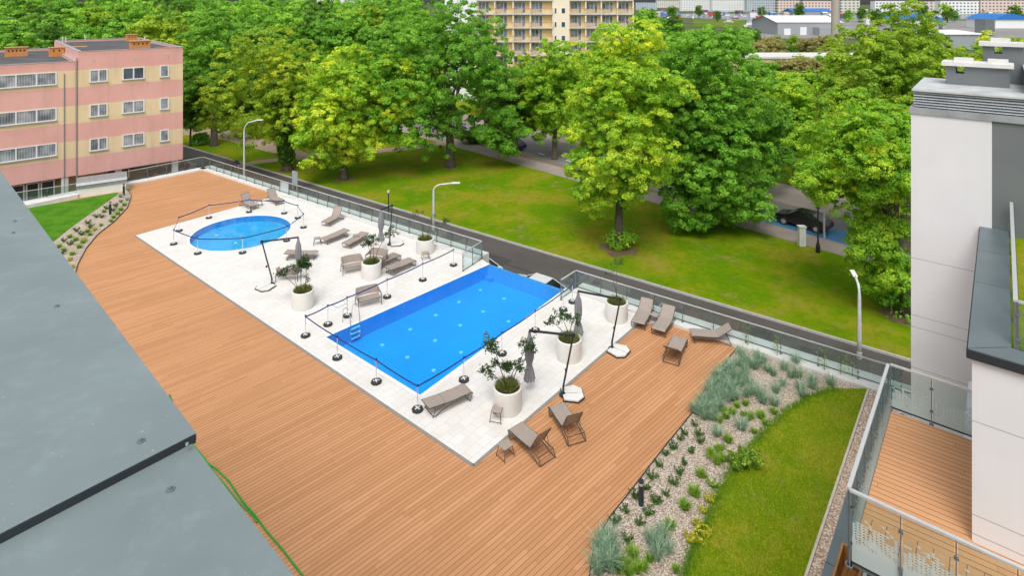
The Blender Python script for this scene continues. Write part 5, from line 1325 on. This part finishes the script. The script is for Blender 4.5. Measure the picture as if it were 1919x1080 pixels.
ptree('linden_tree', 1490, 345, 1425, 1560, 125, 315, LIME, 'thin light green street tree between the maple and the olive tree', 23, n_leaf=47250, size=0.20, young=.5, br=.26, h0=4.0, n_lobes=26)
ptree('linden_tree', 1115, 262, 1075, 1165, 120, 240, OLVG, 'small yellow green tree in front of the apartment block', 24, n_leaf=33075, size=0.24, young=.5, br=.3, h0=3.5, n_lobes=20)
ptree('linden_tree', 1425, 370, 1400, 1480, 200, 345, MAPLE, 'small dark green tree hidden behind the huge maple', 25, n_leaf=28350, size=0.20, young=.4, br=.25, h0=3.5, n_lobes=20)
rgs = random.Random(2); m = MB()
for i, (px, py, r_) in enumerate(((1160, 468, 1.5), (645, 336, 1.1), (845, 313, 1.0), (540, 319, 1.1), (402, 273, .8), (1700, 590, 1.6), (1040, 299, .7))):
    c = S(px, py); m.sheet([[(c.x+r_*math.cos(k*PI/9)*rgs.uniform(.7, 1.2), c.y+r_*math.sin(k*PI/9)*rgs.uniform(.7, 1.2)) for k in range(18)]], SZ-.006)
struct(m.build('bare_soil', asphalt('bare_soil_brown', (.17, .11, .06), 3)))
# ivy on the trunk
b = S(540, 318); rg = np.random.default_rng(3); n_ = 2600
a_ = rg.random(n_)*2*PI; z_ = rg.random(n_)*5.2+.9; r_ = .75+.25*rg.random(n_)
iv = leafcloud('ivy', np.stack([r_*np.cos(a_)-z_*.1, r_*np.sin(a_), z_], 1), .26, DARKG, None, seed=3, aspect=.9); iv.location = b; tag(iv, 'dark ivy growing round the trunk of the yellow green tree', 'ivy')
for px, py, w_, h_, l, sd_, mt in ((1160, 462, 1.15, 1.4, 'leafy shoots round the foot of the lone linden', 5, LIME), (1688, 585, 2.3, 2.6, 'dense low green bush at the foot of the lime tree by the white tower', 6, MAPLE), (884, 268, 1.8, 2.1, 'round dark green bush at the end of the earth path', 7, DARKG), (375, 270, 1.2, 1.6, 'small bush beside the thin young tree', 8, MAPLE), (1440, 66+190, 2, 2, 'round bush by the far pavement', 9, MAPLE)):
    V, T, _ = crown(sd_, w_, w_, h_*.5, 14, 3500, .2, .4); V[:, 2] += h_*.42
    o = quadmesh('bush', V, mt, None, T); o.location = S(px, py); tag(o, l, 'bush', 'bushes in the park')
# background trees: a few prototypes, copied
protos = []
for i, (mt, yg) in enumerate(((MAPLE, .5), (DARKG, .6), (OLVG, .5), (LIME, .5), (MAPLE, .9))):
    t = tree('background_tree', (0, 0, 0), 5.6, 5.6, 2.2, 17.5, mt, 'bg', 40+i, n_leaf=26000, size=.40, young=yg, n_lobes=34, br=.4, h0=5, group='background trees'); protos.append(t)
BR_ = plain('x', (.1, .1, .1))
t = tree('background_tree', (0, 0, 0), 5.2, 5.2, 1.0, 9.5, BROWNG, 'bg', 47, n_leaf=8000, size=.5, young=.5, n_lobes=24, br=.3, h0=3, group='background trees'); protos.append(t)
kinds = ['mid green', 'dark green', 'olive yellow', 'light lime', 'fresh green', 'brownish']
bgt = []
rng = random.Random(12)
def addbg(px, D, zt, k, where, wide=1.0): bgt.append((px, D, zt, k, where, wide))
# rows behind the pink building
for i, px in enumerate(range(-30, 470, 62)): addbg(px+rng.uniform(-12, 12), 100+rng.uniform(-6, 8), rng.uniform(12.0, 14.5), (0, 4, 1, 0, 4, 2, 0, 4)[i % 8], 'just behind the pink building')
for i, px in enumerate(range(-40, 740, 52)): addbg(px+rng.uniform(-10, 10), 128+rng.uniform(-6, 8), rng.uniform(14, 16.5), (4, 0, 1, 4, 2, 0, 4, 1, 0, 4)[i % 10], 'in the second row of the wood')
for i, px in enumerate(range(-20, 790, 44)): addbg(px+rng.uniform(-10, 10), 168+rng.uniform(-8, 10), rng.uniform(16, 18.6), (0, 4, 1, 0, 0, 4)[i % 6], 'in the third row of the wood')
for i, px in enumerate(range(-20, 790, 36)): addbg(px+rng.uniform(-8, 8), 225+rng.uniform(-8, 14), rng.uniform(18, 21), (0, 1, 4, 0)[i % 4], 'in the far row of the wood')
for px, D, zt, k in ((335, 96, 13.5, 2), (372, 108, 14, 4), (468, 114, 13.5, 0), (520, 116, 13.5, 4), (610, 117, 14, 0), (655, 120, 14, 4), (700, 114, 13, 0), (748, 116, 13.5, 1), (560, 126, 15, 4)): addbg(px, D, zt, k, 'between the pink building and the broad maple')
for px, D, zt, k in ((905, 108, 6, 0), (940, 104, 5.5, 1), (985, 106, 7, 2), (1020, 104, 6, 3), (1060, 108, 6.0, 2), (1100, 100, 7, 3), (1140, 104, 9, 2), (1180, 105, 10, 4), (1010, 96, 4, 1), (1075, 92, 4.5, 0)): addbg(px, D, zt, k, 'below the cream apartment tower', .9)
for px, D, zt, k in ((1205, 190, 13.5, 4), (1235, 210, 12, 0), (1262, 240, 12, 1), (1215, 260, 14, 0), (1290, 150, 8, 4), (1340, 140, 7.5, 0), (1372, 215, 7.5, 1), (1395, 210, 5.5, 0), (1300, 110, 4, 2), (1360, 105, 3, 4)): addbg(px, D, zt, k, 'behind the huge maple towards the harbour')
for px, D, zt, k in ((1425, 195, 3.4, 5), (1448, 190, 4.2, 5), (1475, 200, 2.8, 1), (1500, 175, 1.5, 5), (1530, 170, 2.2, 2), (1555, 165, 3.2, 5), (1410, 150, 1.0, 3), (1450, 135, -.2, 3), (1500, 120, -.4, 2), (1545, 110, 1.0, 3), (1570, 130, 5, 2)): addbg(px, D, zt, k, 'among the scrub before the warehouse')
for px, D, zt, k in ((1452, 140, 2.6, 0), (1476, 138, 3.2, 5), (1498, 142, 3.4, 2), (1521, 138, 3.6, 5), (1543, 141, 4.2, 0), (1566, 137, 4.8, 2), (1436, 138, 2.2, 3), (1512, 128, 1.6, 3), (1485, 130, 1.2, 0), (1400, 175, 2.5, 5), (1418, 168, 3.0, 1), (1440, 205, 4.6, 5), (1462, 175, 2.0, 5), (1487, 225, 3.8, 2), (1512, 215, 3.5, 5), (1540, 220, 4.2, 5), (1560, 200, 4.4, 2), (1390, 240, 6, 0), (1415, 250, 5.5, 1), (1478, 160, .8, 3), (1508, 145, .6, 5), (1535, 140, 1.8, 2), (1580, 150, 5.2, 2), (1430, 160, 1.5, 0), (1455, 215, 4.5, 0)): addbg(px, D, zt, k, 'in the scrub behind the maple')
for px, D, zt, k in ((1640, 85, 9, 2), (1740, 80, 8, 2), (1800, 88, 8.8, 2), (1860, 92, 9.5, 3), (1930, 88, 10, 2), (1690, 105, 9.5, 3), (1760, 110, 9.5, 2)): addbg(px, D, zt, k, 'behind the tall olive tree on the right')
for px, D, zt, k in ((1260, 600, 14, 1), (1310, 800, 14, 1), (1345, 620, 9, 1), (1428, 700, 13, 1), (1498, 640, 17, 1), (1590, 620, 10, 0), (1615, 640, 12, 1), (1642, 500, 12, 1), (1660, 520, 10, 0), (1732, 560, 15, 1), (1776, 600, 14, 1), (1790, 620, 9, 0), (1902, 600, 15, 1), (1850, 500, 6, 0), (1700, 640, 10, 0), (1220, 500, 12, 1)): addbg(px, D, zt, k, 'among the far apartment blocks')
bgt.sort(key=lambda q: q[0]); bc = {}
for i, (px, D, zt, k, where, wide) in enumerate(bgt):
    bc[(k, where)] = bc.get((k, where), 0)+1
    b = XD(px, D, SZ); h = zt-SZ; ht = 18.0 if k < 5 else 9.9
    s = h/ht; sx = s*wide*rng.uniform(.85, 1.1)
    if h < 10 and k < 5: sx = max(sx, .62)
    pr = protos[k]
    o = place(pr, b, rng.uniform(0, 6.28), kinds[k]+' tree '+where+', '+ordinal(bc[(k, where)])+' from the left', scale=(sx, sx, s))
# ================================================================== BED PLANTS
FESC = leafmat('blue_fescue_blades', [(.09, .17, .11), (.19, .29, .19), (.34, .43, .30)], .3)
GREENB = leafmat('green_herb_leaves', [(.06, .14, .01), (.14, .26, .02), (.30, .40, .05)], .3)
DARKB = leafmat('dark_shrub_leaves', [(.02, .06, .01), (.04, .11, .015), (.09, .19, .03)], .25)
YELB = leafmat('yellow_herb_leaves', [(.18, .20, .01), (.34, .34, .02), (.5, .46, .05)], .3)
def proto_plant(name, cat, grp, fn, k):
    out = []
    for i in range(k): out.append(fn(i))
    for o in out: tag(o, name.replace('_', ' '), cat, grp)
    return out
pf_ = [blades('blue_grass_clump', 120, .11, .44, .013, FESC, None, 60+i, .75) for i in range(3)]
pg_ = [blades('green_grass_tuft', 160, .12, .34, .020, GREENB, None, 70+i, .8) for i in range(3)]
def shrub(i, mt, nm, r, h, n_, sz):
    rg = np.random.default_rng(80+i); st = 9; P = []
    for s in range(st):
        a = rg.random()*6.28; l = rg.uniform(.4, 1)
        for j in range(n_//st): u = rg.random()**.7; P.append((math.cos(a)*r*l*u+rg.normal()*.02, math.sin(a)*r*l*u+rg.normal()*.02, h*u*(1.2-.4*l)+.02+rg.normal()*.015))
    return leafcloud(nm, P, sz, mt, None, .2, 80+i, tints=rg.random(len(P)))
ps_ = [shrub(i, DARKB, 'small_dark_shrub', .25, .20, 260, .06) for i in range(3)]
pl_ = [shrub(10+i, GREENB, 'green_herb', .30, .22, 300, .08) for i in range(2)]
py_ = [shrub(20+i, YELB, 'yellow_herb', .20, .18, 160, .08) for i in range(2)]
ph_ = [shrub(30+i, GREENB, 'leafy_perennial', .45, .42, 700, .12) for i in range(2)]
used = set()
def put(pr, px, py, label, cat, grp, s=1.0):
    p = G(px, py); o = pr[rng.randrange(len(pr))]
    if o.name in used: c = o.copy(); C.objects.link(c)
    else: c = o; used.add(o.name)
    c.location = (p.x, p.y, .03); c.rotation_euler = (0, 0, rng.uniform(0, 6.28)); c.scale = (s, s, s)
    tag(c, label, cat, grp); PUT.setdefault((label, grp), []).append((py, px, c)); return c
PUT = {}
CO = lambda zx, zy: (1080+zx/2.4554, 640+zy/2.4554)
dark = [(548, 380), (500, 418), (480, 445), (560, 424), (570, 458), (450, 490), (413, 520), (537, 508), (382, 565), (503, 558), (480, 605), (348, 622), (448, 648), (318, 672), (270, 715), (411, 700), (370, 745), (230, 778), (330, 790), (178, 830), (288, 838), (236, 915), (160, 912)]
for zx, zy in dark: put(ps_, *CO(zx, zy+14), 'small dark green shrub in the right gravel bed', 'shrub', 'small dark shrubs in the right gravel bed', rng.uniform(.75, 1.05))
fes = [(760, 60), (745, 105), (700, 140), (665, 165), (640, 200), (690, 190), (720, 230), (620, 240), (600, 270), (575, 300), (610, 320), (560, 330), (640, 290), (590, 350), (830, 70), (860, 90), (880, 130), (845, 250), (860, 280), (905, 150), (920, 230), (915, 290), (960, 125), (990, 160), (1010, 100), (1020, 160), (1030, 220), (1090, 180), (1085, 210), (1170, 195), (1040, 250), (780, 150), (800, 190), (760, 200), (780, 250), (735, 260), (820, 120), (700, 110), (950, 200), (660, 260), (625, 355), (540, 320), (650, 430), (760, 400), (800, 110), (745, 160), (690, 240), (675, 210), (645, 175), (800, 240), (715, 125), (730, 175), (705, 215), (655, 235), (630, 265), (615, 290), (600, 305), (585, 325), (640, 320), (665, 300), (700, 270), (740, 205), (775, 175), (765, 85), (775, 125), (670, 140), (625, 215), (575, 275), (845, 100), (810, 215)]
for zx, zy in fes: put(pf_, *CO(zx, zy+10), 'blue grass clump in the bed between deck and railing', 'ornamental grass', 'blue grass clumps in the upper gravel bed', rng.uniform(.8, 1.2))
for zx, zy in ((150, 930), (135, 970), (165, 990), (120, 1010), (140, 1040), (100, 1060), (160, 1050), (115, 960)): put(pf_, *CO(zx, zy+10), 'large blue grass clump at the lower deck edge', 'ornamental grass', 'blue grass clumps at the lower deck edge', rng.uniform(1.0, 1.35))
for zx, zy in ((360, 930), (385, 960), (420, 970), (370, 1000), (340, 920), (400, 900)): put(pf_, *CO(zx, zy+10), 'blue grass clump near the lower lawn edge', 'ornamental grass', 'blue grass clumps near the lawn edge', rng.uniform(.7, 1.0))
for zx, zy in ((620, 520), (650, 500), (670, 550), (575, 620), (430, 860), (545, 705), (500, 770), (740, 300), (800, 350), (870, 380), (720, 270), (690, 350), (820, 420), (340, 1010), (220, 1040), (460, 1060), (260, 990), (280, 1060), (780, 290), (680, 320), (910, 330), (200, 1060), (770, 340), (660, 370), (850, 350), (720, 330), (700, 460), (650, 560), (310, 1050), (240, 1075)):
    put(pg_, *CO(zx, zy+8), 'green grass tuft scattered in the right gravel bed', 'grass tuft', 'green tufts in the right gravel bed', rng.uniform(.5, .85))
for zx, zy in ((620, 530), (665, 500), (680, 545), (580, 625), (630, 670), (545, 710), (425, 860), (800, 360)): put(pl_, *CO(zx, zy+8), 'low green herb in the right gravel bed', 'herb', 'low green herbs in the right gravel bed', rng.uniform(.6, .9))
for zx, zy in ((615, 748), (585, 795), (560, 870), (595, 905), (525, 930), (560, 935)): put(py_, *CO(zx, zy), 'yellow leaved herb at the edge of the right garden lawn', 'herb', 'yellow herbs at the lawn edge', rng.uniform(.9, 1.3))
for zx, zy in ((785, 570), (755, 600), (800, 590)): put(ph_, *CO(zx, zy), 'leafy green perennial spilling over the lawn edge', 'perennial', 'leafy perennials at the lawn edge', 1.1)
# left bed
LB = lambda zx, zy: (zx/4.5, 300+zy/4.5)
for zx, zy in ((860, 485), (740, 535), (760, 575), (645, 600), (690, 635), (540, 685), (600, 715), (520, 795), (470, 762), (905, 410), (985, 390), (955, 425), (815, 480), (1020, 355)): put(ps_, *LB(zx, zy+8), 'small dark green shrub in the left gravel bed', 'shrub', 'small dark shrubs in the left gravel bed', rng.uniform(.9, 1.3))
for zx, zy in ((1020, 425), (995, 460), (880, 440), (640, 680), (700, 700), (670, 740), (590, 655), (740, 610), (855, 555), (610, 800), (760, 635), (940, 520), (960, 490), (1050, 385), (500, 735), (540, 770)): put(pg_, *LB(zx, zy+6), 'low green tuft in the left gravel bed', 'grass tuft', 'green tufts in the left gravel bed', rng.uniform(.6, .9))
for zx, zy in ((590, 855), (720, 685), (800, 600), (610, 920), (600, 965)): put(py_, *LB(zx, zy), 'yellow herb in the left gravel bed', 'herb', 'yellow herbs in the left gravel bed', 1.1)
for zx, zy in ((1080, 260), (1020, 320), (1075, 345)): put(pf_, *LB(zx, zy), 'pale grass clump at the far tip of the left gravel bed', 'ornamental grass', 'pale grass clumps of the left bed', .9)
for pr_ in pf_+pg_+ps_+pl_+py_+ph_:
    if pr_.name not in used: bpy.data.objects.remove(pr_)
for (label, grp), L_ in PUT.items():
    L_.sort(key=lambda q: -q[0])
    if len(L_) > 1:
        for i, (_, _, c) in enumerate(L_): c['label'] = label+', '+ordinal(i+1)+' from the bottom'
# saplings along the ledge
for px, py in ((1402, 652), (1457, 672), (1545, 700), (1576, 708), (1598, 712)):
    p = G(px, py); r0 = empty('young_sapling', (p.x, p.y, .03), 0, 'thin young sapling beside the white ledge, '+{1402: 'nearest the deck corner', 1457: 'second from the deck corner', 1545: 'middle one by the grass clumps', 1576: 'next to last before the terrace', 1598: 'last one before the terrace'}[px], 'sapling', 'saplings along the ledge')
    MB().tube([(0, 0, 0), (.02, .02, .5), (0, 0, .95)], [.012, .01, .004], 5).build('stem', BARK, r0)
    rg = np.random.default_rng(int(px)); leafcloud('foliage', np.stack([rg.normal(0, .13, 60), rg.normal(0, .13, 60), rg.uniform(.25, 1.05, 60)], 1), .07, GREENB, r0, seed=int(px))
# plant by the glass return
p = G(1046, 598); 
# lawn fringe: longer grass along the lawn edge
def fringe(pts, n_, h, matl, name, seed, wd=.25):
    rg = np.random.default_rng(seed); P = []
    for _ in range(n_):
        i = rg.integers(0, len(pts)-1); t = rg.random(); q = pts[i].lerp(pts[i+1], t); P.append((q.x+rg.normal()*wd, q.y+rg.normal()*wd, .04+h*rg.random()*.5))
    P = np.array(P); n_ = len(P); a = rg.random(n_)*6.28; l = rg.normal(0, .05, (n_, 2)); hh = h*(.5+rg.random(n_)); w_ = .008
    dx = np.cos(a)*w_; dy = np.sin(a)*w_
    b0 = np.stack([P[:, 0]-dx, P[:, 1]-dy, np.full(n_, .03)], 1); b1 = np.stack([P[:, 0]+dx, P[:, 1]+dy, np.full(n_, .03)], 1)
    t1 = np.stack([P[:, 0]+l[:, 0]+dx*.3, P[:, 1]+l[:, 1]+dy*.3, .03+hh], 1); t0 = np.stack([P[:, 0]+l[:, 0]-dx*.3, P[:, 1]+l[:, 1]-dy*.3, .03+hh], 1)
    V = np.stack([b0, b1, t1, t0], 1).reshape(-1, 3); return tag(quadmesh(name, V, matl, None, rg.random(n_)), 'longer grass blades fringing the garden lawn', 'grass', None, 'stuff')
GBL = leafmat('lawn_blades', [(.06, .16, .006), (.10, .22, .008), (.17, .27, .01)], .35)
fringe(lawn_e[1:], 7000, .11, GBL, 'lawn_fringe', 1, .10)
# whole right lawn gets short blades
def scatterpoly(poly, n_, h, name, seed, matl):
    rg = np.random.default_rng(seed); xs = np.array([p.x for p in poly]); ys = np.array([p.y for p in poly])
    X = rg.uniform(xs.min(), xs.max(), n_*3); Y = rg.uniform(ys.min(), ys.max(), n_*3); ins = np.zeros(len(X), bool); j = len(xs)-1
    for i in range(len(xs)):
        c = ((ys[i] > Y) != (ys[j] > Y)) & (X < (xs[j]-xs[i])*(Y-ys[i])/(ys[j]-ys[i]+1e-9)+xs[i]); ins ^= c; j = i
    X, Y = X[ins][:n_], Y[ins][:n_]; n_ = len(X); a = rg.random(n_)*6.28; w_ = .009; hh = h*(.5+rg.random(n_)); l = rg.normal(0, .03, (n_, 2)); dx = np.cos(a)*w_; dy = np.sin(a)*w_; z0 = .045
    V = np.stack([np.stack([X-dx, Y-dy, np.full(n_, z0)], 1), np.stack([X+dx, Y+dy, np.full(n_, z0)], 1), np.stack([X+l[:, 0]+dx*.3, Y+l[:, 1]+dy*.3, z0+hh], 1), np.stack([X+l[:, 0]-dx*.3, Y+l[:, 1]-dy*.3, z0+hh], 1)], 1).reshape(-1, 3)
    return tag(quadmesh(name, V, matl, None, rg.random(n_)), 'short mown grass blades of the garden lawn', 'grass', None, 'stuff')
GBL2 = leafmat('mown_blades', [(.13, .23, .006), (.20, .28, .008), (.34, .33, .03)], .40, sc_=1.2)
scatterpoly(lawn_e+[kb2, kb1, kb0], 60000, .05, 'lawn_blades', 3, GBL2)
# ================================================================== STREET FURNITURE
def lamp(px, py, ztop, arm, lean, label, grp='street lamps along the near road'):
    b = S(px, py); r0 = empty('street_lamp', b, 0, label, 'street lamp', grp); H = ztop-SZ
    ax_, ay_ = arm; m = MB(); pts = [(0, 0, 0), (0, 0, 1.2), (0, 0, H*.82)]
    for k in range(1, 8): u = k/7*PI/2; pts.append((ax_*.45*(1-math.cos(u)), ay_*.45*(1-math.cos(u)), H*.82+(H*.15)*math.sin(u)))
    pts.append((ax_*.85, ay_*.85, H)); m.tube(pts, [.12, .11, .09]+[.07]*8, 8); m.build('pole', plain('lamp_grey_paint', (.66, .68, .67), .5, .1), r0, smooth=True)
    d = Vector((ax_, ay_, 0)).normalized(); m = MB(); m.bar(Vector((ax_*.8, ay_*.8, H+.0)), Vector((ax_*.8, ay_*.8, H+.04))+d*.75, .26, .11); m.build('lamp_head', WHITEP, r0, bevel=.03)
    MB().lathe([(.14, 0), (.14, .35), (.10, .4)], 12).build('base', CONC, r0)
lamp(458, 354, Zat(224, S(458, 354).y), (1.8, -.3), 0, 'curved grey street lamp at the far end of the road railing')
lamp(813, 432, Zat(342, S(813, 432).y), (2.0, -.2), 0, 'curved grey street lamp rising behind the wispy planter sapling')
lamp(1611, 672, Zat(530, S(1611, 672).y), (.25, .9), 0, 'grey street lamp seen end on beside the white tower')
b = S(728.5, 410); r0 = empty('thin_post', b, 0, 'thin grey post behind the back parasol', 'post'); MB().tube([(0, 0, 0), (0, 0, Zat(361, b.y)-SZ)], .05, 8).build('pole', DARKMET, r0); MB().lathe([(.1, 0), (.1, .2), (0, .22)], 10, (0, 0, Zat(361, b.y)-SZ)).build('head', WHITEP, r0)
b = S(1533.5, 473); r0 = empty('park_lamp', b, 0, 'slim black park lamp post in front of the parked black car', 'street lamp'); hh = Zat(392, b.y)-SZ
MB().lathe([(.17, 0), (.17, .5), (.10, .75), (.07, .9), (.055, hh), (0, hh)], 12).build('pole', BLACK, r0); MB().lathe([(.06, hh), (.18, hh+.1), (.2, hh+.4), (.06, hh+.5), (0, hh+.55)], 12).build('lantern', DARKMET, r0)
b = S(1503, 461); r0 = empty('white_pillar', b, 0, 'short white square pillar beside the pavement', 'pillar'); MB().b2((-.27, -.2, 0), (.27, .2, 1.55)).build('shaft', LEDGE, r0, bevel=.02); MB().b2((-.31, -.24, 1.55), (.31, .24, 1.65)).build('cap', LEDGE, r0)
b = S(1545, 446); r0 = empty('sign_pole', b, 0, 'grey pole standing behind the black car', 'post'); MB().tube([(0, 0, 0), (0, 0, 3.4)], .09, 8).build('pole', CONC, r0)
for px, py, l in ((553, 356, 'pale blue sign board standing on the lawn side of the road'), (444, 318, 'grey blue sign board at the kerb near the far lamp')):
    b = S(px, py); r0 = empty('sign_board', b, R(-36), l, 'sign', 'sign boards by the road')
    for s in (-.35, .35): MB().tube([(s, 0, 0), (s, 0, 1.0)], .03, 6).build('leg', STEEL, r0)
    MB().b2((-.45, -.03, .7), (.45, .03, 2.0 if px > 500 else 1.1)).build('board', plain('pale_sign_face', (.42, .50, .56), .5) if px > 500 else plain('blue_sign_face', (.10, .16, .26), .5), r0)
# ---- cars
def carmat(name, c): return plain(name, c, .22, .2, var=.03, spec=.8)
def make_car(paint, name='parked_car'):
    r0 = empty(name, (0, 0, 0), 0, 'car', 'car', 'parked cars'); L, W = 4.5, 1.8
    prof = [(-2.22, .35), (-2.25, .62), (-2.12, .82), (-1.15, .95), (-.95, .98), (1.45, 1.0), (2.05, .95), (2.24, .75), (2.22, .35)]
    m = MB(); xs = prof
    def ring_(sc_, inset): return [(x, sc_*(W/2-inset), z) for x, z in xs]
    for s in (-1, 1):
        a = [(x, s*(W/2-.02), z) for x, z in xs]; t = [(x*.985, s*(W/2-.12), z+.03 if z > .8 else z) for x, z in xs]
        m.face(a if s < 0 else a[::-1])
        for i in range(len(xs)-1): q = [a[i], a[i+1], t[i+1], t[i]]; m.face(q if s > 0 else q[::-1])
    for i in range(len(xs)-1):
        (x0, z0), (x1, z1) = [(x*.985, z+.03 if z > .8 else z) for x, z in xs][i:i+2]
        m.face([(x0, -W/2+.12, z0), (x0, W/2-.12, z0), (x1, W/2-.12, z1), (x1, -W/2+.12, z1)])
    m.face([(-2.2, -W/2+.05, .35), (2.2, -W/2+.05, .35), (2.2, W/2-.05, .35), (-2.2, W/2-.05, .35)]); m.build('body', paint, r0)
    g_ = [(-1.15, .99), (-.35, 1.40), (.95, 1.42), (1.85, 1.0)]
    m = MB(); w0_, w1_ = W/2-.10, W/2-.26
    def q(i, s): x, z = g_[i]; return (x, s*(w1_ if i in (1, 2) else w0_), z)
    m.face([q(0, -1), q(0, 1), q(1, 1), q(1, -1)]); m.face([q(2, -1), q(2, 1), q(3, 1), q(3, -1)])
    for s in (-1, 1): m.face([q(0, s), q(1, s), q(2, s), q(3, s)])
    m.build('window_glass', WIND, r0)
    m = MB(); m.prism([(-.38, -w1_-.01), (1.0, -w1_-.01), (1.0, w1_+.01), (-.38, w1_+.01)], 1.405, 1.45)
    for s in (-1, 1):
        for i, j in ((0, 1), (2, 3)): m.bar(Vector(q(i, s)), Vector(q(j, s)), .06, .05)
        m.bar(Vector((.28, s*(w0_-.0), .98)), Vector((.3, s*(w1_+.01), 1.4)), .07, .05)
    m.build('roof', paint, r0, bevel=.02)
    for x in (-1.38, 1.38):
        for s in (-1, 1):
            m = MB(); n_ = 18; y0, y1 = s*(W/2-.20), s*(W/2+.01)
            m.tube([(x, y0, .33), (x, y1, .33)], .33, 18); wl = m.build('wheel', RUBBER, r0); m = MB(); m.tube([(x, y1, .33), (x, y1+s*.012, .33)], .21, 14); m.build('rim', CHROME, wl)
    for s in (-1, 1):
        MB().box((-2.17, s*.62, .68), (.14, .36, .14)).build('headlight', CHROME, r0, bevel=.03); MB().box((2.19, s*.66, .80), (.1, .28, .12)).build('taillight', plain('red_lens', (.35, .01, .01), .2), r0)
        MB().box((-.85, s*(W/2+.06), 1.0), (.12, .16, .11)).build('mirror', paint, r0, bevel=.02)
    MB().box((-2.26, 0, .48), (.02, .5, .11)).build('number_plate', WHITEP, r0); MB().box((-2.24, 0, .62), (.03, .9, .12)).build('grille', BLACK, r0)
    return r0
cb_ = make_car(carmat('black_car_paint', (.008, .008, .012))); cw_ = make_car(carmat('white_car_paint', (.72, .73, .74))); cn_ = make_car(carmat('navy_car_paint', (.01, .03, .10)))
ang = math.atan2(sdir.y, sdir.x)
def carat(pr, s, o, label, rz=ang): p = SP(s, o); place(pr, (p[0], p[1], SZ+.02), rz, label)
carat(cb_, 33.3, 4.2, 'black car parked on the blue painted bay beside the pavement')
carat(cn_, -5.4, 4.9, 'dark car parked at the kerb partly behind the drooping tree')
carat(cw_, -11.5, 5.0, 'white car half hidden under the broad maple, nearer the dark car')
carat(cw_, -17.5, 5.1, 'white car half hidden under the broad maple, farther left')
carat(cb_, 24.5, 4.6, 'black car in the shade under the huge maple')
carat(cw_, 45, 7.6, 'white car across the street behind the leaning lime tree')
carat(cw_, 16.5, 11.0, 'white car on the far side of the street behind the maple')
place(cn_, (-40.5, 70.0, SZ+.02), R(42), 'dark blue car parked under the raised corner of the pink building')
ka = math.atan2(kd.y, kd.x)
place(cw_, (-2.9, 43.5, SZ+.02), ka, 'white car parked below the infinity edge, left one with dark window')
place(cw_, (1.6, 40.2, SZ+.02), ka, 'white car parked below the infinity edge, right one showing its roof')
